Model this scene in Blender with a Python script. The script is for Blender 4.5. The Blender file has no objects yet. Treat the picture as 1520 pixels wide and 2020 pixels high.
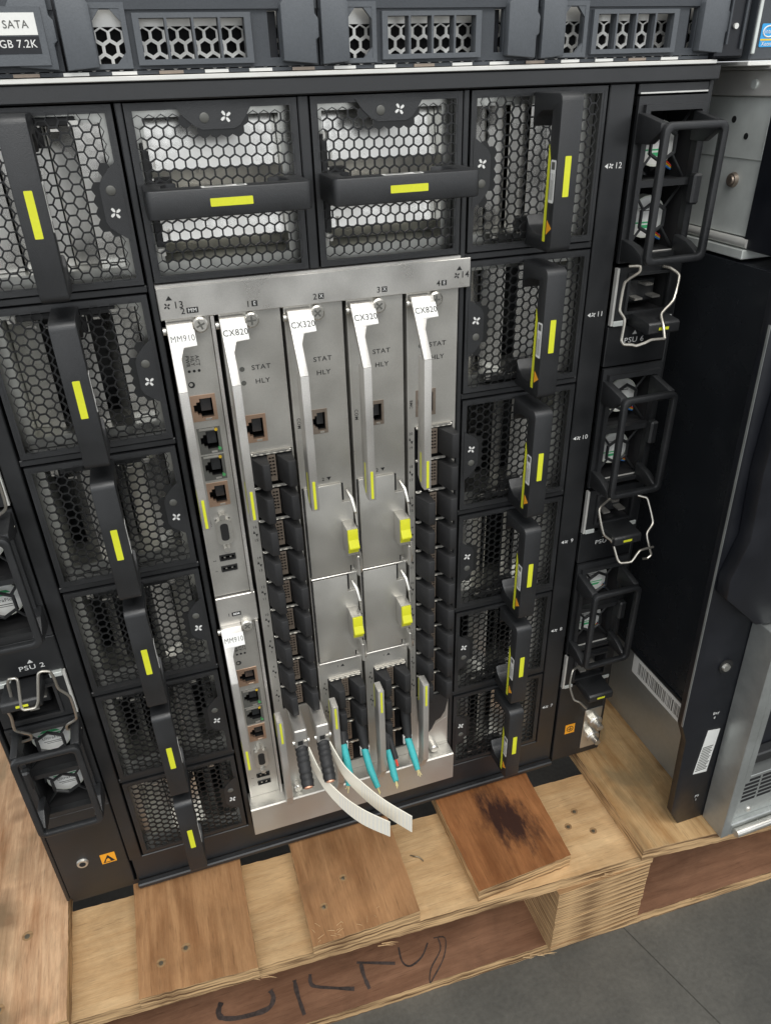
import bpy, bmesh, math, random
from mathutils import Matrix, Vector
random.seed(7)
S = 0.001          # everything below is measured in millimetres
FL = 628.0         # floor lies at z = -628 mm in the chassis frame
sc = bpy.context.scene
col = sc.collection

# ------------------------------------------------------------------ camera, light, exposure
cam = bpy.data.cameras.new('camera'); camo = bpy.data.objects.new('camera', cam); col.objects.link(camo)
cam.sensor_fit = 'VERTICAL'; cam.sensor_height = 24.0; cam.lens = 24.0 * 1455.75 / 2020.0
cam.clip_start = 0.01; cam.clip_end = 100
right = Vector((0.94948379, -0.31278916, -0.0253667)); fwd = Vector((0.25636858, 0.81975042, -0.51213709))
up = right.cross(fwd).normalized()
m = Matrix((right, up, -fwd)).transposed().to_4x4()
m.translation = Vector((75.10 * S, -375.47 * S, (6.38 + FL) * S))
camo.matrix_world = m
sc.camera = camo
sc.render.resolution_x = 770; sc.render.resolution_y = 1024

w = bpy.data.worlds.new('World'); sc.world = w; w.use_nodes = True
nt = w.node_tree; nt.nodes.clear()
out = nt.nodes.new('ShaderNodeOutputWorld'); bg = nt.nodes.new('ShaderNodeBackground')
tc = nt.nodes.new('ShaderNodeTexCoord'); sep = nt.nodes.new('ShaderNodeSeparateXYZ'); rmp = nt.nodes.new('ShaderNodeValToRGB')
mr = nt.nodes.new('ShaderNodeMapRange'); mr.inputs['From Min'].default_value = -1; mr.inputs['From Max'].default_value = 1
nt.links.new(tc.outputs['Generated'], sep.inputs[0]); nt.links.new(sep.outputs['Z'], mr.inputs['Value'])
nt.links.new(mr.outputs[0], rmp.inputs[0]); nt.links.new(rmp.outputs[0], bg.inputs['Color']); nt.links.new(bg.outputs[0], out.inputs[0])
r = rmp.color_ramp
r.elements[0].position = 0.0; r.elements[0].color = (0.06, 0.058, 0.055, 1)
r.elements[1].position = 1.0; r.elements[1].color = (0.34, 0.35, 0.35, 1)
for p, c in ((0.40, (0.08, 0.078, 0.075, 1)), (0.485, (0.7, 0.7, 0.7, 1)), (0.50, (1.35, 1.4, 1.45, 1)), (0.60, (1.2, 1.25, 1.3, 1)), (0.74, (0.42, 0.43, 0.44, 1))):
    e = r.elements.new(p); e.color = c
bg.inputs['Strength'].default_value = 1.0

def area(name, loc, target, sx, sy, power, color):
    l = bpy.data.lights.new(name, 'AREA'); l.shape = 'RECTANGLE'; l.size = sx; l.size_y = sy; l.energy = power; l.color = color
    o = bpy.data.objects.new(name, l); col.objects.link(o); o.location = loc
    o.rotation_euler = (Vector(target) - Vector(loc)).to_track_quat('-Z', 'Y').to_euler()
    return o
area('ceiling_lamp', (0.5, -1.5, 2.9), (0.2, -0.2, 0.3), 2.6, 0.9, 62, (1.0, 0.98, 0.94))
area('ceiling_lamp_far', (-1.4, -2.6, 2.7), (0.1, 0, 0.3), 2.0, 1.0, 24, (0.97, 0.99, 1.0))

vs = sc.view_settings
vs.view_transform = 'Standard'; vs.look = 'None'; vs.exposure = 0.2; vs.gamma = 1.0; vs.use_curve_mapping = False

# ------------------------------------------------------------------ materials
def nodes(name):
    mt = bpy.data.materials.new(name); mt.use_nodes = True
    n = mt.node_tree; return mt, n, n.nodes['Principled BSDF']
def mat(name, c, rough=0.45, metal=0.0, noise=0.0, nscale=900, bump=0.0, bscale=2500, spec=0.5, coat=0.0):
    mt, n, b = nodes(name)
    b.inputs['Base Color'].default_value = (*c, 1); b.inputs['Roughness'].default_value = rough; b.inputs['Metallic'].default_value = metal
    b.inputs['Specular IOR Level'].default_value = spec
    if coat: b.inputs['Coat Weight'].default_value = coat; b.inputs['Coat Roughness'].default_value = 0.08
    t = n.nodes.new('ShaderNodeTexCoord')
    if noise:
        x = n.nodes.new('ShaderNodeTexNoise'); x.inputs['Scale'].default_value = nscale; x.inputs['Detail'].default_value = 4
        x2 = n.nodes.new('ShaderNodeTexNoise'); x2.inputs['Scale'].default_value = 35; x2.inputs['Detail'].default_value = 5
        n.links.new(t.outputs['Object'], x.inputs['Vector']); n.links.new(t.outputs['Object'], x2.inputs['Vector'])
        ad = n.nodes.new('ShaderNodeMath'); ad.operation = 'ADD'; n.links.new(x.outputs[0], ad.inputs[0]); n.links.new(x2.outputs[0], ad.inputs[1])
        mp = n.nodes.new('ShaderNodeMapRange'); mp.inputs['From Min'].default_value = 0.6; mp.inputs['From Max'].default_value = 1.4
        mp.inputs['To Min'].default_value = 1 - noise; mp.inputs['To Max'].default_value = 1 + noise
        n.links.new(ad.outputs[0], mp.inputs['Value'])
        mx = n.nodes.new('ShaderNodeVectorMath'); mx.operation = 'SCALE'; mx.inputs[0].default_value = c
        n.links.new(mp.outputs[0], mx.inputs['Scale']); n.links.new(mx.outputs[0], b.inputs['Base Color'])
        mq = n.nodes.new('ShaderNodeMapRange'); mq.inputs['From Min'].default_value = 0.35; mq.inputs['From Max'].default_value = 0.65
        mq.inputs['To Min'].default_value = max(0.02, rough - 0.09); mq.inputs['To Max'].default_value = min(1, rough + 0.09)
        n.links.new(x2.outputs[0], mq.inputs['Value']); n.links.new(mq.outputs[0], b.inputs['Roughness'])
    if bump:
        y = n.nodes.new('ShaderNodeTexNoise'); y.inputs['Scale'].default_value = bscale; y.inputs['Detail'].default_value = 3
        bp = n.nodes.new('ShaderNodeBump'); bp.inputs['Strength'].default_value = bump; bp.inputs['Distance'].default_value = 0.0003
        n.links.new(t.outputs['Object'], y.inputs['Vector']); n.links.new(y.outputs[0], bp.inputs['Height']); n.links.new(bp.outputs[0], b.inputs['Normal'])
    return mt
M = dict(
    plastic=mat('black_plastic', (0.010, 0.0108, 0.0122), 0.47, noise=0.35, bump=0.5, bscale=3000, spec=0.85),
    blackmetal=mat('black_paint', (0.0075, 0.0082, 0.0095), 0.44, noise=0.2, bump=0.15, spec=0.85),
    grille=mat('black_grille', (0.011, 0.0115, 0.012), 0.40, noise=0.15),
    void=mat('dark_void', (0.008, 0.008, 0.009), 0.8),
    gloss=mat('gloss_black', (0.018, 0.020, 0.023), 0.24, noise=0.08, nscale=60),
    bezel=mat('bezel_black', (0.0075, 0.0085, 0.012), 0.42, noise=0.2),
    carrier=mat('carrier_grey', (0.050, 0.056, 0.064), 0.46, noise=0.15, bump=0.3),
    carrier2=mat('carrier_latch_grey', (0.095, 0.104, 0.115), 0.5, noise=0.12, bump=0.3),
    silver=mat('silver_panel', (0.55, 0.535, 0.495), 0.40, 0.75, noise=0.09, nscale=1500, bump=0.1),
    silver2=mat('silver_bright', (0.68, 0.66, 0.62), 0.36, 0.8, noise=0.10, nscale=1800, bump=0.15),
    lever=mat('lever_cast', (0.62, 0.60, 0.565), 0.42, 0.75, noise=0.14, nscale=1400, bump=0.35, bscale=1800),
    zinc=mat('zinc_plate', (0.66, 0.69, 0.66), 0.45, 0.35, noise=0.12, nscale=120, bump=0.06),
    zincb=mat('zinc_bright', (0.76, 0.75, 0.71), 0.38, 0.5, noise=0.1, nscale=90),
    louver=mat('louver_metal', (0.92, 0.90, 0.85), 0.28, 0.85, noise=0.1, nscale=60),
    copperp=mat('port_shield', (0.62, 0.42, 0.30), 0.36, 0.85, noise=0.1),
    bronze=mat('cage_strip', (0.33, 0.27, 0.22), 0.42, 0.8, noise=0.15),
    innerzinc=mat('inner_zinc', (0.62, 0.62, 0.58), 0.34, 0.95, noise=0.15, nscale=200),
    wire=mat('retainer_wire', (0.56, 0.53, 0.47), 0.36, 0.9, noise=0.1),
    chrome=mat('nickel', (0.70, 0.68, 0.63), 0.32, 0.9, noise=0.1),
    lime=mat('lime_label', (0.66, 0.68, 0.03), 0.5, noise=0.05),
    limed=mat('lime_clip', (0.62, 0.62, 0.02), 0.38, noise=0.05),
    white=mat('white_label', (0.78, 0.78, 0.75), 0.5, noise=0.04),
    ivory=mat('ivory_tab', (0.90, 0.86, 0.74), 0.42, noise=0.04),
    ink=mat('black_ink', (0.015, 0.015, 0.015), 0.55),
    print=mat('white_print', (0.72, 0.72, 0.70), 0.5),
    orange=mat('orange_label', (0.85, 0.36, 0.02), 0.5),
    green=mat('green_print', (0.05, 0.42, 0.16), 0.5),
    hub=mat('hub_label', (0.68, 0.70, 0.62), 0.42, noise=0.06),
    rubber=mat('rubber', (0.018, 0.018, 0.019), 0.6, noise=0.2),
    copper=mat('cut_copper', (0.80, 0.42, 0.28), 0.4, 0.6, noise=0.3, nscale=2500),
    aqua=mat('aqua_fibre', (0.05, 0.43, 0.44), 0.6, noise=0.2, nscale=1500, bump=0.6, bscale=1600),
    yarn=mat('aramid_yarn', (0.72, 0.62, 0.30), 0.7, noise=0.1),
    red=mat('red_wire', (0.75, 0.06, 0.03), 0.5), blue=mat('blue_wire', (0.05, 0.22, 0.60), 0.5), yellow=mat('yellow_wire', (0.75, 0.52, 0.03), 0.5),
    sticker=mat('blue_sticker', (0.03, 0.34, 0.72), 0.4), led=mat('led_grey', (0.10, 0.10, 0.09), 0.4),
    amber=mat('amber_led', (0.65, 0.42, 0.03), 0.3), greenled=mat('green_led', (0.08, 0.35, 0.12), 0.3),
    frontgrey=mat('front_silver', (0.42, 0.44, 0.43), 0.38, 0.7, noise=0.08, nscale=300),
    nail=mat('nail_steel', (0.20, 0.17, 0.12), 0.45, 0.7, noise=0.3), marker=mat('marker_ink', (0.045, 0.032, 0.028), 0.6, noise=0.8, nscale=420),
)
def wood(name, c0, c1, axis, knot=0.4, stain=None, ply=True, rough=0.6, seed=0.0, weather=0.0):
    """plywood: stretched grain along axis (0 x, 1 y), ply lines on the edges, knots, optional dark stain patch"""
    mt, n, b = nodes(name); L = n.links; N = n.nodes
    t = N.new('ShaderNodeTexCoord'); mp = N.new('ShaderNodeMapping'); L.new(t.outputs['Object'], mp.inputs['Vector'])
    mp.inputs['Scale'].default_value = (14, 210, 210) if axis == 0 else (210, 14, 210); mp.inputs['Location'].default_value = (seed, seed * 2, 0)
    g = N.new('ShaderNodeTexNoise'); g.inputs['Scale'].default_value = 1.0; g.inputs['Detail'].default_value = 7; g.inputs['Roughness'].default_value = 0.62; g.inputs['Distortion'].default_value = 0.6
    L.new(mp.outputs[0], g.inputs['Vector'])
    mp2 = N.new('ShaderNodeMapping'); L.new(t.outputs['Object'], mp2.inputs['Vector']); mp2.inputs['Scale'].default_value = (9, 30, 9) if axis == 0 else (30, 9, 9); mp2.inputs['Location'].default_value = (seed * 3, seed, 0)
    big = N.new('ShaderNodeTexNoise'); big.inputs['Scale'].default_value = 1.0; big.inputs['Detail'].default_value = 4; big.inputs['Distortion'].default_value = 1.4
    L.new(mp2.outputs[0], big.inputs['Vector'])
    cr = N.new('ShaderNodeValToRGB'); cr.color_ramp.elements[0].position = 0.38; cr.color_ramp.elements[1].position = 0.62
    cr.color_ramp.elements[0].color = (*c0, 1); cr.color_ramp.elements[1].color = (*c1, 1)
    ad = N.new('ShaderNodeMath'); ad.operation = 'MULTIPLY_ADD'; ad.inputs[1].default_value = 0.5
    L.new(big.outputs[0], ad.inputs[0])
    h = N.new('ShaderNodeMath'); h.operation = 'MULTIPLY'; h.inputs[1].default_value = 0.5; L.new(g.outputs[0], h.inputs[0]); L.new(h.outputs[0], ad.inputs[2])
    L.new(ad.outputs[0], cr.inputs[0]); colr = cr.outputs[0]
    def mixc(fac, c, prev):
        mx = N.new('ShaderNodeMix'); mx.data_type = 'RGBA'; L.new(fac, mx.inputs[0]); L.new(prev, mx.inputs[6]); mx.inputs[7].default_value = (*c, 1); return mx.outputs[2]
    # dark pores and streaks
    mp3 = N.new('ShaderNodeMapping'); L.new(t.outputs['Object'], mp3.inputs['Vector']); mp3.inputs['Scale'].default_value = (60, 1100, 400) if axis == 0 else (1100, 60, 400)
    po = N.new('ShaderNodeTexNoise'); po.inputs['Scale'].default_value = 1; po.inputs['Detail'].default_value = 3; L.new(mp3.outputs[0], po.inputs['Vector'])
    pr = N.new('ShaderNodeMapRange'); pr.inputs['From Min'].default_value = 0.60; pr.inputs['From Max'].default_value = 0.78; pr.inputs['To Max'].default_value = 0.55; L.new(po.outputs[0], pr.inputs['Value'])
    colr = mixc(pr.outputs[0], tuple(v * 0.35 for v in c0), colr)
    if knot:
        v = N.new('ShaderNodeTexNoise'); v.inputs['Scale'].default_value = 26; v.inputs['Detail'].default_value = 2; v.noise_dimensions = '3D'
        mpk = N.new('ShaderNodeMapping'); mpk.inputs['Location'].default_value = (seed * 5 + 1.3, seed * 7, 0); L.new(t.outputs['Object'], mpk.inputs['Vector']); L.new(mpk.outputs[0], v.inputs['Vector'])
        kr = N.new('ShaderNodeMapRange'); kr.inputs['From Min'].default_value = 0.63; kr.inputs['From Max'].default_value = 0.76; kr.inputs['To Max'].default_value = knot; L.new(v.outputs[0], kr.inputs['Value'])
        colr = mixc(kr.outputs[0], tuple(v_ * 0.45 for v_ in c0), colr)
    bl = N.new('ShaderNodeTexNoise'); bl.inputs['Scale'].default_value = 17; bl.inputs['Detail'].default_value = 6; bl.inputs['Roughness'].default_value = 0.65; bl.inputs['Distortion'].default_value = 0.8
    mb_ = N.new('ShaderNodeMapping'); mb_.inputs['Location'].default_value = (seed * 2, seed * 4, 0); L.new(t.outputs['Object'], mb_.inputs['Vector']); L.new(mb_.outputs[0], bl.inputs['Vector'])
    fb = N.new('ShaderNodeTexNoise'); fb.inputs['Scale'].default_value = 1; fb.inputs['Detail'].default_value = 6; fb.inputs['Roughness'].default_value = 0.75
    mf = N.new('ShaderNodeMapping'); mf.inputs['Scale'].default_value = (130, 1500, 500) if axis == 0 else (1500, 130, 500); L.new(t.outputs['Object'], mf.inputs['Vector']); L.new(mf.outputs[0], fb.inputs['Vector'])
    sm = N.new('ShaderNodeMath'); sm.operation = 'MULTIPLY_ADD'; sm.inputs[1].default_value = 0.7; L.new(fb.outputs[0], sm.inputs[0]); L.new(bl.outputs[0], sm.inputs[2])
    mm_ = N.new('ShaderNodeMapRange'); mm_.inputs['From Min'].default_value = 0.55; mm_.inputs['From Max'].default_value = 1.15; mm_.inputs['To Min'].default_value = 0.66; mm_.inputs['To Max'].default_value = 1.22; L.new(sm.outputs[0], mm_.inputs['Value'])
    vm = N.new('ShaderNodeVectorMath'); vm.operation = 'SCALE'; L.new(colr, vm.inputs[0]); L.new(mm_.outputs[0], vm.inputs['Scale']); colr = vm.outputs[0]
    if weather:
        wn = N.new('ShaderNodeTexNoise'); wn.inputs['Scale'].default_value = 1; wn.inputs['Detail'].default_value = 5; wn.inputs['Distortion'].default_value = 1.5
        mw = N.new('ShaderNodeMapping'); mw.inputs['Scale'].default_value = (26, 12, 10) if axis else (12, 26, 10); mw.inputs['Location'].default_value = (seed * 9, seed, 0); L.new(t.outputs['Object'], mw.inputs['Vector']); L.new(mw.outputs[0], wn.inputs['Vector'])
        wr = N.new('ShaderNodeMapRange'); wr.inputs['From Min'].default_value = 0.50; wr.inputs['From Max'].default_value = 0.68; wr.inputs['To Max'].default_value = weather; L.new(wn.outputs[0], wr.inputs['Value'])
        colr = mixc(wr.outputs[0], (0.20, 0.155, 0.085), colr)
    if stain:
        sx, sy, rx, ry, sc_ = stain
        ms = N.new('ShaderNodeMapping'); ms.vector_type = 'TEXTURE'; ms.inputs['Location'].default_value = (sx * S, sy * S, 0); ms.inputs['Scale'].default_value = (rx * S, ry * S, 1); ms.inputs['Rotation'].default_value = (0, 0, 0.25)
        L.new(t.outputs['Object'], ms.inputs['Vector'])
        ln = N.new('ShaderNodeVectorMath'); ln.operation = 'LENGTH'; L.new(ms.outputs[0], ln.inputs[0])
        mpn = N.new('ShaderNodeMapping'); mpn.inputs['Scale'].default_value = (150, 42, 60); L.new(t.outputs['Object'], mpn.inputs['Vector'])
        ns = N.new('ShaderNodeTexNoise'); ns.inputs['Scale'].default_value = 1; ns.inputs['Detail'].default_value = 6; ns.inputs['Roughness'].default_value = 0.7; L.new(mpn.outputs[0], ns.inputs['Vector'])
        su = N.new('ShaderNodeMath'); su.operation = 'MULTIPLY_ADD'; su.inputs[1].default_value = 2.0; L.new(ns.outputs[0], su.inputs[0]); L.new(ln.outputs['Value'], su.inputs[2])
        sr = N.new('ShaderNodeMapRange'); sr.inputs['From Min'].default_value = 1.98; sr.inputs['From Max'].default_value = 1.45; sr.inputs['To Min'].default_value = 0; sr.inputs['To Max'].default_value = 0.95; L.new(su.outputs[0], sr.inputs['Value'])
        colr = mixc(sr.outputs[0], sc_, colr)
    if ply:
        geo = N.new('ShaderNodeNewGeometry'); sp = N.new('ShaderNodeSeparateXYZ'); L.new(geo.outputs['True Normal'], sp.inputs[0])
        ab = N.new('ShaderNodeMath'); ab.operation = 'ABSOLUTE'; L.new(sp.outputs['Z'], ab.inputs[0])
        ed = N.new('ShaderNodeMapRange'); ed.inputs['From Min'].default_value = 0.6; ed.inputs['From Max'].default_value = 0.4; L.new(ab.outputs[0], ed.inputs['Value'])
        mp4 = N.new('ShaderNodeMapping'); L.new(t.outputs['Object'], mp4.inputs['Vector']); mp4.inputs['Scale'].default_value = (25, 25, 480)
        e = N.new('ShaderNodeTexNoise'); e.inputs['Scale'].default_value = 1; e.inputs['Detail'].default_value = 5; L.new(mp4.outputs[0], e.inputs['Vector'])
        er = N.new('ShaderNodeValToRGB'); er.color_ramp.elements[0].position = 0.36; er.color_ramp.elements[1].position = 0.60
        er.color_ramp.elements[0].color = (0.12, 0.062, 0.028, 1); er.color_ramp.elements[1].color = (0.62, 0.41, 0.21, 1); L.new(e.outputs[0], er.inputs[0])
        mx = N.new('ShaderNodeMix'); mx.data_type = 'RGBA'; L.new(ed.outputs[0], mx.inputs[0]); L.new(colr, mx.inputs[6]); L.new(er.outputs[0], mx.inputs[7]); colr = mx.outputs[2]
    L.new(colr, b.inputs['Base Color']); b.inputs['Roughness'].default_value = rough; b.inputs['Specular IOR Level'].default_value = 0.35
    bp = N.new('ShaderNodeBump'); bp.inputs['Strength'].default_value = 0.45; bp.inputs['Distance'].default_value = 0.0006
    L.new(g.outputs[0], bp.inputs['Height']); L.new(bp.outputs[0], b.inputs['Normal'])
    return mt
W = dict(
    pale_x=wood('pale_plywood', (0.48, 0.295, 0.140), (0.63, 0.43, 0.230), 0, 0.25, seed=1.0),
    pale_y=wood('pale_plywood_lengthwise', (0.36, 0.20, 0.08), (0.58, 0.385, 0.19), 1, 0.75, seed=2.2, weather=0.6),
    left_y=wood('blotched_plywood', (0.35, 0.175, 0.08), (0.68, 0.44, 0.26), 1, 0.8, seed=3.7, weather=0.45),
    tan=wood('tan_plywood', (0.25, 0.120, 0.050), (0.41, 0.225, 0.105), 1, 0.3, seed=4.1, rough=0.5),
    tan2=wood('scratched_tan_plywood', (0.235, 0.112, 0.046), (0.39, 0.210, 0.097), 1, 0.3, seed=5.3, rough=0.5),
    burnt=wood('stained_plywood', (0.21, 0.080, 0.028), (0.36, 0.155, 0.06), 1, 0.2, stain=(7, -34, 21, 40, (0.028, 0.012, 0.010)), seed=6.4, rough=0.45),
    red_x=wood('reddish_film_plywood', (0.165, 0.080, 0.045), (0.25, 0.130, 0.076), 0, 0.3, seed=7.9, rough=0.5),
    edge=wood('ply_edge_light', (0.36, 0.21, 0.095), (0.60, 0.42, 0.22), 0, 0.2, seed=8.3),
    edge2=wood('ply_edge_dark', (0.22, 0.12, 0.055), (0.44, 0.28, 0.135), 0, 0.2, seed=9.1),
)
def concrete():
    mt, n, b = nodes('concrete'); N = n.nodes; L = n.links
    t = N.new('ShaderNodeTexCoord'); a = N.new('ShaderNodeTexNoise'); a.inputs['Scale'].default_value = 7; a.inputs['Detail'].default_value = 8; a.inputs['Roughness'].default_value = 0.65
    c = N.new('ShaderNodeTexNoise'); c.inputs['Scale'].default_value = 260; c.inputs['Detail'].default_value = 5
    L.new(t.outputs['Object'], a.inputs['Vector']); L.new(t.outputs['Object'], c.inputs['Vector'])
    cr = N.new('ShaderNodeValToRGB'); cr.color_ramp.elements[0].position = 0.35; cr.color_ramp.elements[1].position = 0.7
    cr.color_ramp.elements[0].color = (0.058, 0.057, 0.051, 1); cr.color_ramp.elements[1].color = (0.115, 0.110, 0.096, 1); L.new(a.outputs[0], cr.inputs[0])
    mr = N.new('ShaderNodeMapRange'); mr.inputs['To Min'].default_value = 0.7; mr.inputs['To Max'].default_value = 1.3; L.new(c.outputs[0], mr.inputs['Value'])
    sv = N.new('ShaderNodeVectorMath'); sv.operation = 'SCALE'; L.new(cr.outputs[0], sv.inputs[0]); L.new(mr.outputs[0], sv.inputs['Scale'])
    L.new(sv.outputs[0], b.inputs['Base Color']); b.inputs['Roughness'].default_value = 0.55
    bp = N.new('ShaderNodeBump'); bp.inputs['Strength'].default_value = 0.25; bp.inputs['Distance'].default_value = 0.001; L.new(c.outputs[0], bp.inputs['Height']); L.new(bp.outputs[0], b.inputs['Normal'])
    return mt
M['concrete'] = concrete()
M.update(W)

# ------------------------------------------------------------------ mesh helpers (millimetres)
class MB:
    def __init__(s): s.v = []; s.f = []
    def add(s, v, f): o = len(s.v); s.v += v; s.f += [tuple(i + o for i in q) for q in f]; return s
    def box(s, x0, x1, y0, y1, z0, z1, c=0.0):
        lo = (min(x0, x1), min(y0, y1), min(z0, z1)); hi = (max(x0, x1), max(y0, y1), max(z0, z1))
        c = min(c, *(0.45 * (hi[i] - lo[i]) for i in range(3)))
        if c <= 0:
            v = [(x, y, z) for x in (lo[0], hi[0]) for y in (lo[1], hi[1]) for z in (lo[2], hi[2])]
            return s.add(v, [(0, 1, 3, 2), (4, 6, 7, 5), (0, 4, 5, 1), (2, 3, 7, 6), (0, 2, 6, 4), (1, 5, 7, 3)])
        idx = {}; v = []
        for sx in (0, 1):
            for sy in (0, 1):
                for sz in (0, 1):
                    for a in range(3):
                        p = []
                        for i, q in enumerate((sx, sy, sz)):
                            e = hi[i] if q else lo[i]
                            if i != a: e += -c if q else c
                            p.append(e)
                        idx[(sx, sy, sz, a)] = len(v); v.append(tuple(p))
        f = []
        for a in range(3):
            b, d = [i for i in range(3) if i != a]
            for sg in (0, 1):
                q = []
                for (u, w_) in ((0, 0), (1, 0), (1, 1), (0, 1)):
                    k = [0, 0, 0]; k[a] = sg; k[b] = u; k[d] = w_; q.append(idx[(*k, a)])
                f.append(tuple(q))
        for a in range(3):
            b, d = [i for i in range(3) if i != a]
            for u in (0, 1):
                for w_ in (0, 1):
                    k0 = [0, 0, 0]; k0[b] = u; k0[d] = w_; k1 = list(k0); k1[a] = 1
                    f.append((idx[(*k0, b)], idx[(*k1, b)], idx[(*k1, d)], idx[(*k0, d)]))
        for sx in (0, 1):
            for sy in (0, 1):
                for sz in (0, 1): f.append(tuple(idx[(sx, sy, sz, a)] for a in range(3)))
        return s.add(v, f)
    def prism(s, poly, a0, a1, axis='y'):
        """extrude a polygon; axis y: poly is (x,z); z: (x,y); x: (y,z)"""
        def mk(p, t): return {'y': (p[0], t, p[1]), 'z': (p[0], p[1], t), 'x': (t, p[0], p[1])}[axis]
        n = len(poly); v = [mk(p, a0) for p in poly] + [mk(p, a1) for p in poly]
        return s.add(v, [tuple(range(n)), tuple(range(2 * n - 1, n - 1, -1))] + [(i, (i + 1) % n, n + (i + 1) % n, n + i) for i in range(n)])
    def cyl(s, p0, p1, r0, r1=None, n=14):
        return s.tube([p0, p1], r0, n, r1)
    def tube(s, pts, r, n=8, r1=None):
        P = [Vector(p) for p in pts]; rings = []; up_ = None
        for i, p in enumerate(P):
            t = (P[min(i + 1, len(P) - 1)] - P[max(i - 1, 0)]).normalized()
            if up_ is None: up_ = Vector((0, 0, 1)) if abs(t.z) < 0.9 else Vector((1, 0, 0))
            a = (up_ - t * up_.dot(t)).normalized(); b = t.cross(a); up_ = a
            rr = r if r1 is None else r + (r1 - r) * i / (len(P) - 1)
            if isinstance(r, (list, tuple)): rr = r[i]
            rings.append([tuple(p + (a * math.cos(2 * math.pi * k / n) + b * math.sin(2 * math.pi * k / n)) * rr) for k in range(n)])
        v = [q for rg in rings for q in rg]; f = []
        for i in range(len(P) - 1):
            for k in range(n): f.append((i * n + k, i * n + (k + 1) % n, (i + 1) * n + (k + 1) % n, (i + 1) * n + k))
        f.append(tuple(range(n))); f.append(tuple(range((len(P) - 1) * n, len(P) * n)))
        return s.add(v, f)
    def plate(s, x0, x1, z0, z1, y0, y1, holes=()):
        """plate facing -y between y0 (front) and y1 with rectangular holes (hx0,hx1,hz0,hz1)"""
        xs = sorted({x0, x1, *[h[0] for h in holes], *[h[1] for h in holes]}); zs = sorted({z0, z1, *[h[2] for h in holes], *[h[3] for h in holes]})
        xs = [x for x in xs if x0 <= x <= x1]; zs = [z for z in zs if z0 <= z <= z1]
        def solid(i, j):
            if i < 0 or j < 0 or i >= len(xs) - 1 or j >= len(zs) - 1: return False
            cx = (xs[i] + xs[i + 1]) / 2; cz = (zs[j] + zs[j + 1]) / 2
            return not any(h[0] < cx < h[1] and h[2] < cz < h[3] for h in holes)
        v = []; f = []
        def q(*p): o = len(v); v.extend(p); f.append((o, o + 1, o + 2, o + 3))
        for i in range(len(xs) - 1):
            for j in range(len(zs) - 1):
                if not solid(i, j): continue
                a, b, c, d = xs[i], xs[i + 1], zs[j], zs[j + 1]
                q((a, y0, c), (b, y0, c), (b, y0, d), (a, y0, d)); q((a, y1, c), (a, y1, d), (b, y1, d), (b, y1, c))
                if not solid(i - 1, j): q((a, y0, c), (a, y0, d), (a, y1, d), (a, y1, c))
                if not solid(i + 1, j): q((b, y0, c), (b, y1, c), (b, y1, d), (b, y0, d))
                if not solid(i, j - 1): q((a, y0, c), (a, y1, c), (b, y1, c), (b, y0, c))
                if not solid(i, j + 1): q((a, y0, d), (b, y0, d), (b, y1, d), (a, y1, d))
        return s.add(v, f)
    def tray(s, x0, x1, z0, z1, y0, y1):
        """inside of a recess: four walls and a back, opening towards -y"""
        v = [(x, y, z) for y in (y0, y1) for (x, z) in ((x0, z0), (x1, z0), (x1, z1), (x0, z1))]
        return s.add(v, [(4, 5, 6, 7)] + [(i, (i + 1) % 4, 4 + (i + 1) % 4, 4 + i) for i in range(4)])
    def mesh(s, name, material, bevel=0.0, smooth=False):
        me = bpy.data.meshes.new(name)
        bm = bmesh.new(); vv = [bm.verts.new((x * S, y * S, z * S)) for x, y, z in s.v]
        for q in s.f:
            try: bm.faces.new([vv[i] for i in q])
            except ValueError: pass
        bmesh.ops.remove_doubles(bm, verts=bm.verts, dist=1e-6)
        bmesh.ops.recalc_face_normals(bm, faces=bm.faces)
        if bevel:
            bm.normal_update()
            es = [e for e in bm.edges if len(e.link_faces) == 2 and e.calc_face_angle(0) > 0.5]
            bmesh.ops.bevel(bm, geom=es, offset=bevel * S, segments=2, affect='EDGES', profile=0.5)
        bm.to_mesh(me); bm.free(); me.materials.append(M[material])
        if smooth or bevel:
            me.shade_smooth(); me.set_sharp_from_angle(angle=math.radians(38))
        return me
    def obj(s, name, material, parent=None, loc=None, bevel=0.0, smooth=False):
        return link(name, s.mesh(name, material, bevel, smooth), parent, loc)
def link(name, me, parent=None, loc=None, rot=None):
    o = bpy.data.objects.new(name, me); col.objects.link(o); o.parent = parent
    if loc: o.location = tuple(c * S for c in loc)
    if rot: o.rotation_euler = rot
    return o
def tag(o, label=None, cat=None, group=None, kind=None):
    if label: o['label'] = label
    if cat: o['category'] = cat
    if group: o['group'] = group
    if kind: o['kind'] = kind
    return o
def thing(name, label, cat, loc=(0, 0, 0), roty=0.0, group=None):
    o = bpy.data.objects.new(name, None); col.objects.link(o); o.empty_display_size = 0.02
    o.location = (loc[0] * S, loc[1] * S, (loc[2] + FL) * S); o.rotation_euler = (0, roty, 0)
    return tag(o, label, cat, group)
BASE = (0, 0, 0)
_tx = {}
def textmesh(body, material):
    k = (body, material)
    if k not in _tx:
        cu = bpy.data.curves.new('txt', 'FONT'); cu.body = body; cu.align_x = 'CENTER'; cu.align_y = 'CENTER'; cu.size = 1.0; cu.resolution_u = 3; cu.space_character = 1.08; cu.offset = -0.004 if body == 'MM910' else 0.006
        ob = bpy.data.objects.new('txt', cu); col.objects.link(ob)
        dg = bpy.context.evaluated_depsgraph_get(); dg.update()
        me = bpy.data.meshes.new_from_object(ob.evaluated_get(dg)); me.name = 'lettering'; me.materials.clear(); me.materials.append(M[material])
        bpy.data.objects.remove(ob); bpy.data.curves.remove(cu); _tx[k] = me
    return _tx[k]
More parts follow.
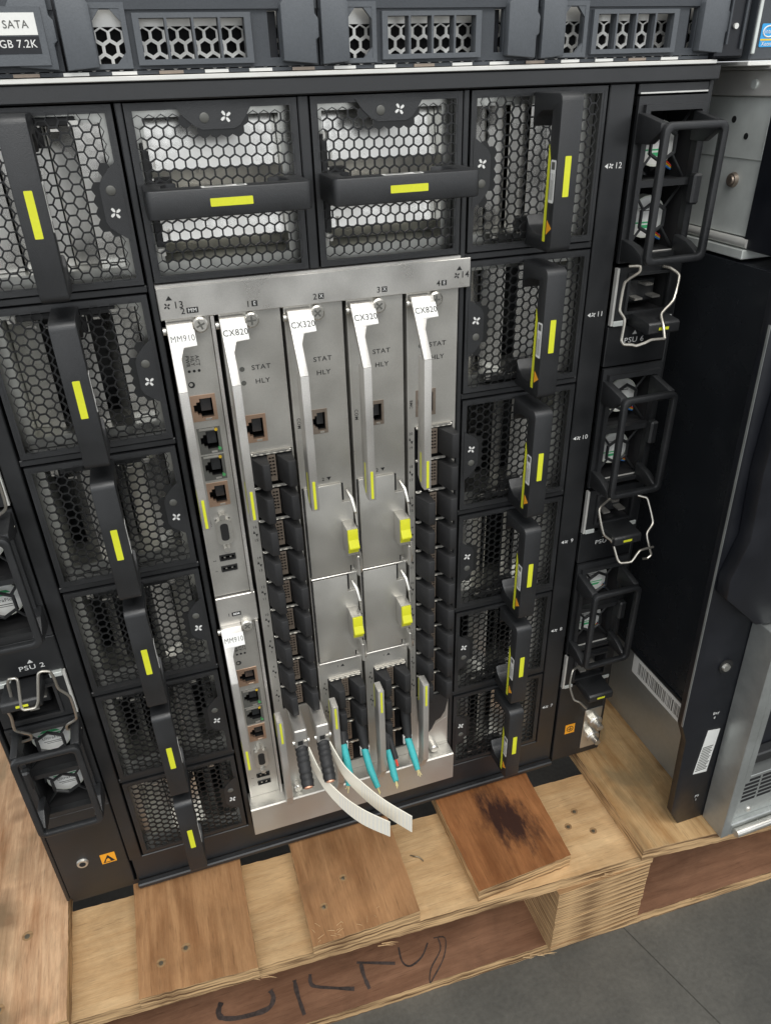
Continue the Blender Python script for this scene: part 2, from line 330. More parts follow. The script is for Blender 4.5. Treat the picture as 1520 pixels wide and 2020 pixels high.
def text(parent, body, x, z, y, cap, material='ink', ang=0.0, sx=1.0, name='lettering', side=None):
    """flat print facing -y (or facing -x when side='x'); cap = capital height in mm"""
    k = cap * S / 0.70
    o = bpy.data.objects.new(name, textmesh(body, material)); col.objects.link(o); o.parent = parent
    R0 = Matrix.Rotation(math.radians(90), 4, 'X')
    if side == 'x': R0 = Matrix.Rotation(math.radians(-90), 4, 'Z') @ R0
    o.matrix_local = Matrix.Translation((x * S, y * S, z * S)) @ R0 @ Matrix.Rotation(ang, 4, 'Z') @ Matrix.Diagonal((k * sx, k, k, 1))
    return o
def pinwheel(r):
    mb = MB()
    for k in range(4):
        a = k * math.pi / 2 + 0.35
        pl = [(0.12, 0.0), (0.35, 0.30), (0.85, 0.42), (1.0, 0.12), (0.75, -0.08), (0.35, -0.12)]
        mb.prism([(r * (x * math.cos(a) - z * math.sin(a)), r * (x * math.sin(a) + z * math.cos(a))) for x, z in pl], -0.12, 0.0)
    return mb
def rounded(x0, x1, z0, z1, r, n=5):
    pts = []
    for cx, cz, a in ((x1 - r, z1 - r, 0), (x0 + r, z1 - r, 1), (x0 + r, z0 + r, 2), (x1 - r, z0 + r, 3)):
        for i in range(n): t = (a + i / (n - 1)) * math.pi / 2; pts.append((cx + r * math.cos(t), cz + r * math.sin(t)))
    return pts
def hexcells(x0, x1, z0, z1, pitch):
    """pointy-top honeycomb centres filling a rectangle"""
    R = pitch / math.sqrt(3); rows = int((z1 - z0) / (1.5 * R)) + 1; cs = []
    zc = (z0 + z1) / 2; xc = (x0 + x1) / 2
    for j in range(-rows // 2, rows // 2 + 2):
        for i in range(-40, 41):
            x = xc + (i + (0.5 if j % 2 else 0)) * pitch; z = zc + j * 1.5 * R
            if x0 - 0.1 <= x <= x1 + 0.1 and z0 - 0.1 <= z <= z1 + 0.1: cs.append((x, z))
    return cs, R
def hexgrille(cs, R, wall, y0, y1, closed=lambda x, z: False):
    mb = MB(); ri = R - wall / math.sqrt(3)
    A = [math.pi / 6 + k * math.pi / 3 for k in range(6)]
    for (x, z) in cs:
        o = [(x + R * math.cos(a), z + R * math.sin(a)) for a in A]
        if closed(x, z): mb.add([(p[0], y0, p[1]) for p in o], [(0, 1, 2, 3, 4, 5)]); continue
        i = [(x + ri * math.cos(a), z + ri * math.sin(a)) for a in A]
        v = [(p[0], y0, p[1]) for p in o] + [(p[0], y0, p[1]) for p in i] + [(p[0], y1, p[1]) for p in i]
        f = [(k, (k + 1) % 6, 6 + (k + 1) % 6, 6 + k) for k in range(6)] + [(6 + k, 6 + (k + 1) % 6, 12 + (k + 1) % 6, 12 + k) for k in range(6)]
        mb.add(v, f)
    return mb

# ------------------------------------------------------------------ floor and pallet
J0, J1 = (370.0, -106.0), (393.0, -180.0)
dx = (J1[0] - J0[0]) / (J1[1] - J0[1])
def jx(y): return J0[0] + (y - J0[1]) * dx
fl = MB(); B = 9000
fl.add([(-B, -B, 0), (jx(-B) - 0.5, -B, 0), (jx(B) - 0.5, B, 0), (-B, B, 0)], [(0, 1, 2, 3)])
fl.add([(jx(-B) + 0.5, -B, 0), (B, -B, 0), (B, B, 0), (jx(B) + 0.5, B, 0)], [(0, 1, 2, 3)])
fl.add([(jx(-B) - 0.5, -B, 0), (jx(-B) - 1, -B, -0.8), (jx(-B) + 1, -B, -0.8), (jx(-B) + 0.5, -B, 0), (jx(B) - 0.5, B, 0), (jx(B) - 1, B, -0.8), (jx(B) + 1, B, -0.8), (jx(B) + 0.5, B, 0)], [(0, 1, 5, 4), (1, 2, 6, 5), (2, 3, 7, 6)])
tag(fl.obj('floor', 'concrete', None), kind='structure')

pal = thing('wooden_pallet', 'plywood pallet with tan plywood pads under the black chassis', 'pallet', (150, -20, -628))
PO = (150, -20, -628)
def board(name, poly, z0, z1, material, bevel=0.5, label=None):
    cx = sum(p[0] for p in poly) / len(poly); cy = sum(p[1] for p in poly) / len(poly); cz = (z0 + z1) / 2
    mb = MB(); pts = []
    n = len(poly)
    for i in range(n):          # slightly uneven sawn edges
        a, b = poly[i], poly[(i + 1) % n]; L_ = math.hypot(b[0] - a[0], b[1] - a[1]); k = max(1, int(L_ / 4))
        nx, ny = (b[1] - a[1]) / L_, -(b[0] - a[0]) / L_
        for j in range(k):
            t = j / k; d = random.uniform(-0.3, 0.25) if j else 0
            pts.append((a[0] + (b[0] - a[0]) * t + nx * d - cx, a[1] + (b[1] - a[1]) * t + ny * d - cy))
    mb.prism(pts, z0 - cz, z1 - cz, 'z')
    o = mb.obj(name, material, pal, (cx - PO[0], cy - PO[1], cz - PO[2]), bevel=0)
    if label: o['label'] = label
    return o, (cx, cy, cz)
board('stringer_board', [(-170, -68), (376, -94.5), (376, -10), (-170, 10)], -538.5, -526, 'pale_x')
board('bottom_board', [(-170, -73), (640, -101), (640, 25), (-170, 40)], -628, -616, 'red_x')
board('deck_board', [(-270, -76), (-57, -78), (-67, 330), (-280, 330)], -526, -513, 'left_y', label='blotched plywood deck board with knots at the left edge')
board('deck_board', [(362, -97), (520, -112), (520, 330), (362.5, 330)], -526, -513, 'pale_y', label='pale plywood deck board under the right-hand enclosure')
board('stringer_board', [(-170, 180), (620, 160), (620, 250), (-170, 270)], -538.5, -526, 'pale_x')
pads = [([(-13.5, 80), (-12.3, -81), (65.7, -86.5), (66, 80)], 'tan', 'plain tan plywood pad nailed near its front'),
        ([(105.8, 80), (104, -85.5), (183, -85.4), (188, 80)], 'tan2', 'scratched tan plywood pad below the white pull tabs'),
        ([(227, 80), (229, -86), (307.5, -82.2), (314, 80)], 'burnt', 'reddish plywood pad with a large dark burnt stain')]
padc = []
for poly, mt, lb in pads:
    o, c = board('pad', poly, -526, -513, mt, label=lb); padc.append(c)
def block(x0, x1, y0, y1, z0, z1):
    b = MB().box(x0 + 1 - PO[0], x1 - 1 - PO[0], y0 + 1 - PO[1], y1 - 1 - PO[1], z0 - PO[2], z1 - PO[2]).obj('block', 'edge2', pal)
    n = 11; z = z1; hs = [random.uniform(0.5, 1.6) for _ in range(n)]; k = (z1 - z0) / sum(hs)
    for i, h in enumerate(hs):
        j = [random.uniform(-0.35, 0.35) for _ in range(4)]
        cx, cy, cz = (x0 + x1) / 2, (y0 + y1) / 2, z - h * k / 2
        mb = MB().prism([(x0 - cx + j[0], y0 - cy + j[1]), (x1 - cx + j[2], y0 - cy + j[1]), (x1 - cx + j[2], y1 - cy), (x0 - cx + j[0], y1 - cy)], -h * k / 2 + 0.12, h * k / 2 - 0.12, 'z')
        mb.obj('ply', 'edge' if i % 2 else 'edge2', b, (cx - PO[0], cy - PO[1], cz - PO[2]), bevel=0)
        z -= h * k
block(293, 375, -94.5, -15, -616, -538.5)
block(-165, -70, -70, 10, -616, -538.5)
block(560, 640, -95, -10, -616, -526)
def nail(x, y, z, r=1.9, tilt=0.0):
    MB().cyl((0.3, 0.4, 0.02), (0.3, 0.4, 0.06), r * 1.7, r * 1.6, 12).obj('nail_stain', 'edge2', pal, (x - PO[0], y - PO[1], z - PO[2]))
    o = MB().cyl((0, 0, -1.0), (0.2 + tilt, 0, 0.35), r, r * 0.8, 10).obj('nail', 'nail', pal, (x - PO[0], y - PO[1], z - PO[2]), smooth=True)
for x, y in ((3, -62), (20, -57)): nail(x, y, -513)
for x, y in ((118, -60), (137, -43)): nail(x, y, -513, 1.7, 0.6)
for x, y in ((336, -41), (324, -52), (341, -62)): nail(x, y, -526, 1.8)
for x, y in ((-100, -58), (-86, -12)): nail(x, y, -513, 2.2)
MB().tube([(194, -34, -525.2), (197, -37, -524), (200, -38, -525), (202, -42, -525.3)], 0.5, 6).obj('bent_nail', 'nail', pal, (-PO[0], -PO[1], -PO[2]), smooth=True)
for k in range(16):       # torn fibres near the front of the middle pad, splinters on the sawn edges
    x, y, a, L_ = random.uniform(106, 160), random.uniform(-84, -72), random.uniform(0, 3.1), random.uniform(1.5, 6)
    MB().tube([(x, y, -512.9), (x + L_ * 0.5 * math.cos(a), y + L_ * 0.5 * math.sin(a), -512.5), (x + L_ * math.cos(a), y + L_ * math.sin(a), -512.85)], 0.17, 4).obj('splinter', 'pale_x', pal, (-PO[0], -PO[1], -PO[2]))
for x, y, z in ((270, -91.5, -618), (283, -92, -622), (60, -84, -529), (150, -86.5, -536), (330, -92.8, -535), (430, -94.6, -618)):
    for k in range(3):
        L_ = random.uniform(5, 12); o_ = random.uniform(-2, 2)
        MB().tube([(x + 3 * k, y, z + o_), (x + 3 * k + L_ * 0.6, y - 1.2, z + o_), (x + 3 * k + L_, y - random.uniform(1.5, 3.5), z + o_ - 0.6)], [0.45, 0.35, 0.1], 4).obj('splinter', 'edge', pal, (-PO[0], -PO[1], -PO[2]))
def stroke(pts, w):
    P = [Vector((x, y, 0)) for x, y in pts]; Q = []
    for i in range(len(P) - 1):
        for j in range(4):
            t = j / 4; p0 = P[max(i - 1, 0)]; p1 = P[i]; p2 = P[i + 1]; p3 = P[min(i + 2, len(P) - 1)]
            Q.append(0.5 * ((2 * p1) + (-p0 + p2) * t + (2 * p0 - 5 * p1 + 4 * p2 - p3) * t * t + (-p0 + 3 * p1 - 3 * p2 + p3) * t ** 3))
    Q.append(P[-1]); mb = MB(); v = []; f = []
    for i, q in enumerate(Q):
        d = (Q[min(i + 1, len(Q) - 1)] - Q[max(i - 1, 0)]).normalized(); nrm = Vector((-d.y, d.x, 0)) * w * random.uniform(0.34, 0.56)
        v += [tuple(q + nrm), tuple(q - nrm)]
    for i in range(len(Q) - 1): f.append((2 * i, 2 * i + 1, 2 * i + 3, 2 * i + 2))
    mb.add(v, f); mb.obj('marker_stroke', 'marker', pal, (-PO[0], -PO[1], -615.7 - PO[2]))
for pts, wd in (([(31.9, -45.9), (28.8, -52.4), (31.9, -57.9), (45.1, -61.7), (65.0, -62.5), (71.2, -56.3), (69.8, -49.6)], 4.4), ([(89.6, -48.3), (89.7, -59.4), (91.5, -75.9)], 3.4),
                ([(102.6, -48.1), (101.5, -55.2), (107.4, -60.0), (133.2, -70.3)], 3.0), ([(140.6, -51.6), (169.9, -62.3)], 2.4), ([(143.5, -53.6), (143.1, -62.9), (144.5, -74.2)], 3.2),
                ([(176.7, -51.2), (175.7, -62.7), (180.7, -68.3), (192.2, -64.5), (200.7, -55.5)], 1.5), ([(206.7, -53.5), (215.8, -56.6), (209.2, -70.4), (195.2, -82.8), (191.3, -85.1), (196.0, -75.5), (208.6, -64.2), (210.3, -54.7)], 1.1)):
    stroke(pts, wd)

# ------------------------------------------------------------------ blade chassis
CX0, CX1 = -58.0, 381.0
ch = thing('blade_chassis', 'tall black blade server chassis on the pallet, full of fan and switch modules', 'server chassis')
def part(name, mb, m_, parent=ch, **k): return mb.obj(name, m_, parent, **k)
part('side_panel', MB().box(CX0, CX0 + 2.5, 0, 420, -505, 5.5, 0.5), 'blackmetal')
part('side_panel', MB().box(CX1 - 1.5, CX1 + 1, 0, 420, -510, 5.5, 0.5), 'blackmetal')
part('top_panel', MB().box(CX0 + 2.6, CX1 - 1.6, 4, 420, 3.5, 5.5), 'blackmetal')
part('bottom_panel', MB().box(CX0 + 2.6, CX1 - 1.6, 4, 420, -513, -508), 'blackmetal')
part('back_panel', MB().box(CX0 + 2.6, CX1 - 1.6, 150, 153, -507.8, 3.2), 'void')
part('top_bar', MB().box(CX0 + 2.7, CX1 + 1, -3.5, 3.8, -1.6, 5.5, 0.6), 'blackmetal')
part('lower_rail', MB().box(-8.5, 334.5, 1.0, 30, -506.5, -480.4, 0.5), 'blackmetal')
part('bottom_lip', MB().box(-8.5, 334.5, -4.0, 0.9, -510, -505.6, 0.9), 'blackmetal')
for a, b in ((-9.4, -0.9), (77.2, 80.3), (156.6, 161.5), (238.4, 241.2), (318.9, 333.6)):
    z0 = -505 if not 150 < a < 160 else -78
    part('column_divider', MB().box(a, b, -0.4, 140, z0 if z0 == -78 else -480.3, -1.8, 0.5), 'blackmetal')
for r_ in range(1, 6):
    for x0, x1 in ((-0.7, 77.0), (241.4, 318.7)):
        sh = part('shelf', MB().box(x0, x1, 0.9, 130, -80 * r_ - 1.7, -80 * r_ + 1.7, 0.4), 'blackmetal')
# silver header and sill
hd = part('header_panel', MB().box(80.4, 243.5, -2.6, -1.2, -95.0, -79.6, 0.3), 'silver2')
part('header_return', MB().box(80.4, 238.2, -1.1, 6, -95.0, -78.4), 'silver2')
text(hd, '13', 89.8, -88.2, -2.8, 3.3); text(hd, '14', 240.2, -88.2, -2.8, 3.3)
for x in (84.4, 235.6):
    o = pinwheel(1.7).obj('fan_symbol', 'ink', hd, (x, -2.66, -88.3)); MB().prism([(x - 1.1 + 0.9, -85.6), (x + 2.9, -85.6), (x + 1.4, -83.4)], -2.75, -2.65).obj('arrow_mark', 'ink', hd)
for s_, b_, x in (('2', 'MM', 91.6), ('1', 'E', 123.4), ('2', 'X', 157.6), ('3', 'X', 191.7), ('4', 'E', 225.2)):
    text(hd, s_, x - 0.2, -91.4, -2.8, 3.0)
    wb = 5.6 if b_ == 'MM' else 2.9
    MB().box(x + 1.6, x + 1.6 + wb, -2.72, -2.55, -92.7, -89.9).obj('code_box', 'ink', hd); text(hd, b_, x + 1.6 + wb / 2, -91.3, -2.85, 1.9, 'print')
sl = part('sill', MB().prism([(-12.0, -476.5), (-12.0, -450.2), (-10.9, -449.6), (4, -449.6), (4, -451.5), (-10.6, -451.5), (-10.6, -476.5)], 80.6, 238.2, 'x'), 'silver')
for x in (114.5, 129, 226):
    MB().cyl((x, -12.2, -454), (x, -3.0, -454), 0.3).v
cb = part('crossbar', MB().box(82.2, 106.4, -1.8, 4, -287.4, -266.0, 0.4), 'silver2')
text(cb, '1', 88.8, -279.6, -2.0, 2.3); MB().box(90.6, 96.2, -2.0, -1.75, -281.0, -278.2).obj('code_box', 'ink', cb); text(cb, 'MM', 93.4, -279.6, -2.1, 1.8, 'print')
# power bay panels
def psu_panel(x0, x1, z0, z1, s_, tx, tz, az):
    p_ = part('bay_panel', MB().box(x0, x1, 0.0, 60, z0, z1, 0.5), 'blackmetal')
    if s_:
        text(p_, s_, tx, tz, -0.2, 3.3, 'print', sx=1.15); MB().prism([(tx - 1.6, az), (tx + 1.6, az), (tx, az + 2.4)], -0.15, -0.05).obj('arrow_mark', 'print', p_)
    return p_
for i, s_ in enumerate(('PSU 6', 'PSU 5', 'PSU 4')):
    zt = -7.7 - 147.6 * i - 121.6
    if i < 2: psu_panel(336.2, 379.2, zt - 25.2, zt, s_, 355.5, zt - 9.6, zt - 6.0)
psu_panel(336.2, 379.2, -7.2, -1.9, None, 0, 0, 0)
MB().box(337, 378.5, -0.6, 0.1, -6.8, -6.1).obj('bright_edge', 'zincb', ch)
gp = psu_panel(336.2, 379.2, -510, -424.4, None, 0, 0, 0)
MB().box(345.5, 354.5, -0.15, -0.02, -480.3, -469.8).obj('warning_label', 'orange', gp)
MB().tube([(350 + 2.9 * math.cos(t * math.pi / 8), -0.25, -475 + 2.9 * math.sin(t * math.pi / 8)) for t in range(17)], 0.3, 5).obj('earth_symbol', 'ink', gp)
MB().box(348.2, 351.8, -0.3, -0.16, -475.4, -474.9).box(348.8, 351.2, -0.3, -0.16, -476.4, -475.9).box(349.75, 350.25, -0.3, -0.16, -474.9, -472.8).obj('earth_symbol', 'ink', gp)
MB().box(362.5, 379.0, -0.9, -0.02, -503.0, -457.5, 0.2).obj('ground_plate', 'chrome', gp)
for x, z in ((371.5, -470.0), (371.0, -487.5)):
    st = MB().cyl((x, -0.9, z), (x, -4.6, z), 5.2, 5.2, 6).cyl((x, -4.6, z), (x, -5.8, z), 6.0, 5.2, 20).obj('ground_nut', 'chrome', gp, bevel=0)
    MB().cyl((x, -5.8, z), (x, -12.0, z), 2.9, 2.7, 14).obj('stud', 'chrome', st, smooth=True)
for i in range(2): psu_panel(-55.2, -10.2, -293.6 + 147.6 * i, -268.4 + 147.6 * i, ('PSU 2', 'PSU 1')[i], -27, -287.6 + 147.6 * i, -284.4 + 147.6 * i)
ep = psu_panel(-55.2, -10.2, -504, -415.8, None, 0, 0, 0)
MB().cyl((-39, -0.1, -468), (-39, -1.6, -468), 4.2, 3.6, 18).obj('earth_jack', 'chrome', ep, smooth=True)
MB().cyl((-39, -1.65, -468), (-39, -1.75, -468), 2.2, 2.2, 14).obj('jack_hole', 'void', ep)
MB().box(-27.2, -17.2, -0.2, -0.02, -475.6, -465.6).obj('warning_label', 'orange', ep)
MB().prism([(-26.2, -474.6), (-18.2, -474.6), (-22.2, -467.0)], -0.3, -0.2).obj('static_symbol', 'ink', ep)
MB().prism([(-24.6, -473.8), (-21.0, -473.8), (-22.0, -470.6), (-23.3, -470.9)], -0.4, -0.3).obj('static_symbol', 'orange', ep)
# slot numbers beside the right fan column
dv = [o for o in ch.children if o.name.startswith('column_divider')][-1]
for i in range(6):
    z = -40 - 80 * i
    text(dv, str(12 - i), 328.8, z, -0.6, 3.0, 'print'); pinwheel(1.5).obj('fan_symbol', 'print', dv, (324.3, -0.55, z))
    MB().prism([(320.4, z), (322.4, z - 1.3), (322.4, z + 1.3)], -0.6, -0.5).obj('arrow_mark', 'print', dv)

# ------------------------------------------------------------------ fan modules
HX = 37.6
cells, HR = hexcells(-33.8, 33.8, -34.4, 34.4, 5.0)
def in_notch(x, z): return abs(x - 1.0) < 15 - max(0, (37 - z) - 6) * 0.9 and z > 24.0
FM = {}
FM['grille'] = hexgrille([c for c in cells], HR, 0.70, 0.0, 1.0, in_notch).mesh('grille', 'grille')
fr = MB()
fr.plate(-HX, HX, -HX, HX, -0.12, 0.9, [(-35.3, 35.3, -35.9, 35.9)])
fr.prism([(-16.5, 36.0), (-13, 31.5), (-8.5, 27.6), (-5.5, 26.4), (8.5, 26.4), (11.5, 27.8), (14.5, 31.5), (17.5, 36.0)], -0.4, -0.02)
fr.plate(-35.4, 35.4, -36.0, 36.0, 0.05, 0.9, [(-34.3, 34.3, -34.6, 34.6)])
FM['bezel'] = fr.mesh('bezel', 'plastic')
hs = MB()
for (x0, x1, z0, z1) in ((-HX, -HX + 1, -HX, HX), (HX - 1, HX, -HX, HX), (-HX + 1, HX - 1, HX - 1, HX), (-HX + 1, HX - 1, -HX, -HX + 1)): hs.box(x0, x1, 1.2, 62, z0, z1)
hs.box(-HX + 1, HX - 1, 60.5, 62, -HX + 1, HX - 1)
FM['housing'] = hs.mesh('housing', 'blackmetal')
FM['inner_frame'] = MB().plate(-36.3, 36.3, -36.3, 36.3, 9.0, 10.0, [(-30.5, 30.5, -30.0, 31.5)]).mesh('inner_frame', 'innerzinc')
FM['inner_wall'] = MB().box(-30.9, -30.5, 10.1, 34, -30, 31.5).box(30.5, 30.9, 10.1, 34, -30, 31.5).box(-30.9, 30.9, 10.1, 34, -30.5, -30.0).mesh('inner_wall', 'innerzinc')
lv = []; lvs = {}
for (za, ya, zb, yb) in ((31.0, 20, 9.5, 16.5), (9.2, 16.5, -1.5, 24), (-2.0, 24, -11.5, 21), (-11.9, 18, -22.0, 16.5), (-22.4, 15, -29.8, 28)):
    lv.append(MB().prism([(ya, za), (ya + 0.8, za), (yb + 0.8, zb), (yb, zb)], -30.2, 30.2, 'x').mesh('louver', 'louver'))
FM['symbol'] = pinwheel(2.6).mesh('fan_symbol', 'print')
FM['dimple'] = MB().cyl((-4.2, -0.6, 31.0), (-4.2, -0.9, 31.0), 2.1, 1.6, 16).mesh('captive_screw', 'led', smooth=True)
hp = [(-36, -0.6), (-36, -25.5), (-34.6, -27.6), (-32.5, -28.2), (32.5, -28.2), (34.6, -27.6), (36, -25.5), (36, -0.6), (20.5, -0.6), (25.5, -4), (28, -9), (28.6, -19.4), (-28.6, -19.4), (-28, -9), (-25.5, -4), (-20.5, -0.6)]
FM['handle'] = MB().prism(hp, -5.9, 5.9, 'z').mesh('handle', 'plastic', bevel=0.8)
FM['tag'] = MB().prism(rounded(-9.2, 9.2, -1.65, 1.65, 0.3, 3), -28.35, -28.15).mesh('colour_tag', 'lime')
FM['strip'] = MB().prism([(-31, -21.9), (8, -21.6), (14, -19.6), (-31, -19.5)], 5.95, 6.1, 'z').mesh('colour_strip', 'lime')
FM['rating'] = MB().prism(rounded(-12, 7.5, -27.3, -22.6, 0.6, 3), 5.95, 6.08, 'z').mesh('rating_label', 'white')
FM['warn'] = MB().prism([(-27.4, -22.9), (-20.4, -22.9), (-23.9, -27.6)], 5.95, 6.08, 'z').mesh('warning_label', 'orange')
rp = MB().box(3.2, 6.6, -26.6, -23.4, 6.1, 6.12)
for k in range(5): rp.box(-10.6, 1.5 - (k % 2) * 3, -26.4 + 0.8 * k, -26.1 + 0.8 * k, 6.1, 6.12)
FM['ratingprint'] = rp.mesh('label_print', 'led')
FM['conn'] = MB().box(-30, -22, 3.0, 6.8, -6, 8, 0.4).box(-33.5, -30.2, 2.5, 6.8, -22, 22, 0.3).mesh('connector', 'ink')
pm = MB()
for k in range(9): pm.box(-30.6, -29.9, 2.4, 3.4, -6 + 1.6 * k, -5.2 + 1.6 * k)
for k in range(7): pm.box(-33.8 + random.uniform(0, 6), -32.0 + random.uniform(0, 6), 2.2, 2.9, -26 + 7.5 * k, -23.5 + 7.5 * k + random.uniform(0, 2))
FM['pins'] = pm.mesh('connector_pins', 'chrome')
def fan(x, z, roty, label, full=False):
    t = thing('fan_module', label, 'fan module', (x, 0, z), roty, 'fan modules round the chassis')
    for k in ('bezel', 'grille', 'housing', 'inner_frame', 'inner_wall'): link(k, FM[k], t)
    if roty == 0:
        for me in lv: link('louver', me, t)
    else:                       # flaps random; kept near shut to brighten top modules, opened to darken lower ones
        edges = [31.0, 19.5, 8.0, -3.5, -14.5, -29.8]
        for k in range(5):
            za, zb = edges[k] - 0.3, edges[k + 1] + 0.3; op = random.choice((0, 2, -2, 3) if z > -60 else (0, 3, -4, 7, -8, 12, 16) if z > -150 else (-3, 8, -9, 12, 14, 16)); y0 = random.uniform(15, 22)
            if abs(op) > 11: zb = za - (za - zb) * 0.5
            MB().prism([(y0, za), (y0 + 0.8, za), (y0 + op + 0.8, zb), (y0 + op, zb)], -30.2, 30.2, 'x').obj('louver', 'louver', t)
    link('fan_symbol', FM['symbol'], t, (5.2, -0.6, 31.2)); link('captive_screw', FM['dimple'], t)
    h = link('handle', FM['handle'], t, (0, 0, -1.6) if full else None)
    link('colour_tag', FM['tag'], h); link('rating_label', FM['rating'], h); link('label_print', FM['ratingprint'], h)
    if full: link('colour_strip', FM['strip'], h); link('warning_label', FM['warn'], h)
    c = link('connector', FM['conn'], t); link('connector_pins', FM['pins'], c)
nth = ('topmost', 'second from the top', 'third from the top', 'fourth from the top', 'fifth from the top', 'lowest')
for i in range(6):
    fan(38.3, -40 - 80 * i, math.pi / 2, 'black mesh fan module with upright handle, %s in the left column' % nth[i])
    fan(280.0, -40 - 80 * i, -math.pi / 2, 'black mesh fan module with upright handle, %s in the right column' % nth[i], True)
fan(118.4, -40, 0, 'black mesh fan module with level handle, left one above the silver header')
fan(200.0, -40, 0, 'black mesh fan module with level handle, right one above the silver header')

# ------------------------------------------------------------------ power supplies (local origin at the middle of the face)
def psu(cx, cz, roty, label, clips, brand):
    t = thing('power_supply', label, 'power supply', (cx, 0, cz), roty, 'power supplies at both sides of the chassis')
    c_, s_ = math.cos(roty), math.sin(roty)
    def loc(p): X, Y, Z = p[0] - cx, p[1], p[2] - cz; return (X * c_ - Z * s_, Y, X * s_ + Z * c_) if abs(s_) < 1e-6 else None
    holes = [(-15.5, 16.5, 20.0, 53.5), (-15.5, 16.5, -19.0, 16.5)]
    fp = MB().plate(-21.6, 21.4, -23.6, 60.3, -1.0, 1.2, holes).obj('faceplate', 'plastic', t)
    MB().plate(-18.5, 19.0, -21.5, 56.5, -3.6, -1.0, [(-15.5, 16.5, 20.0, 53.5), (-15.5, 16.5, -19.0, 16.5)]).obj('fan_surround', 'plastic', t)
    MB().box(-21.4, 21.2, 30, 110, -60, 60).obj('body', 'blackmetal', t)
    for zc in (36.8, -1.2):
        MB().tray(-15.6, 16.6, zc - 17.7, zc + 17.7, 1.2, 29.8).obj('fan_well', 'void', t)
        hb = MB().cyl((0.5, 9, zc), (0.5, 16, zc), 11.6, 11.6, 28).obj('fan_hub', 'hub', t, smooth=True)
        MB().cyl((0.5, 8.88, zc), (0.5, 8.95, zc), 10.6, 10.6, 28).obj('hub_label', 'white', hb)
        MB().box(-6.8, 7.8, 8.75, 8.82, zc - 3.4, zc - 2.6).obj('label_print', 'green', hb); MB().prism([(-5.5, zc - 4.4), (6.5, zc - 4.4), (4.5, zc - 6.2), (-3.5, zc - 6.2)], 8.75, 8.82).obj('label_print', 'green', hb)
        MB().box(-5, 5.5, 8.75, 8.82, zc + 3.2, zc + 3.7).box(-5.5, 4, 8.75, 8.82, zc + 4.6, zc + 5.0).obj('label_print', 'led', hb)
        if brand: text(hb, brand, 0.5, zc + (0.4), 8.7, 2.2, 'led', ang=roty)
        bl = MB()
        for k in range(7):
            a = k * 2 * math.pi / 7 + cz
            ca, sa = math.cos(a), math.sin(a)
            q = [(10.3, 20, -1.5), (16.2, 21, -4.5), (16.2, 15, 3.5), (10.3, 14.5, 1.5)]
            bl.add([(0.5 + x * ca - z * sa, y, zc + x * sa + z * ca) for x, y, z in q] + [(0.5 + x * ca - z * sa, y + 0.6, zc + x * sa + z * ca) for x, y, z in q], [(0, 1, 2, 3), (4, 5, 6, 7), (0, 1, 5, 4), (1, 2, 6, 5), (2, 3, 7, 6), (3, 0, 4, 7)])
        bl.obj('fan_blades', 'plastic', t)
        gd = MB(); hx = [(0.5 + 8.8 * math.cos(math.radians(a)), 4.0, zc + 8.8 * math.sin(math.radians(a))) for a in range(30, 391, 60)]
        gd.tube(hx, 1.15, 6)
        for sx, sz in ((-15.6, -17), (16.6, -17), (-15.6, 17), (16.6, 17)): gd.tube([(0.5 + (7.0 if sx > 0 else -7.0), 4.0, zc + (5.5 if sz > 0 else -5.5)), (sx, 4.0, zc + sz)], 0.8, 6)
        gd.obj('fan_guard', 'plastic', t, smooth=True)
        for k, wm in enumerate(('red', 'yellow', 'blue')):
            MB().tube([(6 + k * 0.2, 13, zc - 10.2 - 1.3 * k + 1.5), (9.5, 11, zc - 11 - 1.2 * k + 1.5), (13.5, 12, zc - 13.6 - 0.8 * k + 1.5), (16, 16, zc - 14 + k)], 0.6, 6).obj('fan_wire', wm, t, smooth=True)
        MB().box(-15.5, 16.5, -0.5, 0.4, zc - 17.7, zc - 17.2).obj('bright_edge', 'zincb', t)
    # protruding handle: rounded rectangular frame on four arms
    hd_ = MB(); ring = rounded(-21.4, 17.6, -20.6, 49.4, 4.5, 5); inn = rounded(-17.6, 13.8, -16.8, 45.6, 2.2, 5); n = len(ring)
    v = [(p[0], -25.6, p[1]) for p in ring] + [(p[0], -25.6, p[1]) for p in inn] + [(p[0], -21.6, p[1]) for p in ring] + [(p[0], -21.6, p[1]) for p in inn]
    f = []
    for i in range(n):
        j = (i + 1) % n; f += [(i, j, n + j, n + i), (2 * n + i, 3 * n + i, 3 * n + j, 2 * n + j), (i, 2 * n + i, 2 * n + j, j), (n + i, n + j, 3 * n + j, 3 * n + i)]
    hd_.add(v, f); H = hd_.obj('handle', 'plastic', t, bevel=0.9)
    for x0, x1 in ((-21.2, -16.2), (13.2, 17.4)):
        for z0, z1 in ((38.5, 49.0), (-20.4, -12.0)):
            MB().prism([(-1.1, z0 - (4 if z0 < 0 else 0)), (-1.1, z1 + (4 if z0 > 0 else 0)), (-21.5, z1), (-21.5, z1 - 4.2 if z0 > 0 else z0), (-21.5, z0 + 4.2 if z0 < 0 else z1 - 4.2), (-12, z0)] if z0 > 0 else [(-1.1, z0 - 2), (-1.1, z1 + 2), (-12, z1), (-21.5, z0 + 4.2), (-21.5, z0)], x0, x1, 'x').obj('handle_arm', 'plastic', H, bevel=0.6)
    MB().box(14.5, 20.0, -9.5, -3.7, 6.5, 22.5, 1.2).obj('latch', 'plastic', t)
    # mains inlet
    il = MB().plate(-20.0, 20.8, -57.0, -26.0, -1.6, 2, [(-14.5, 15.5, -53.5, -29.5)]).obj('inlet', 'blackmetal', t)
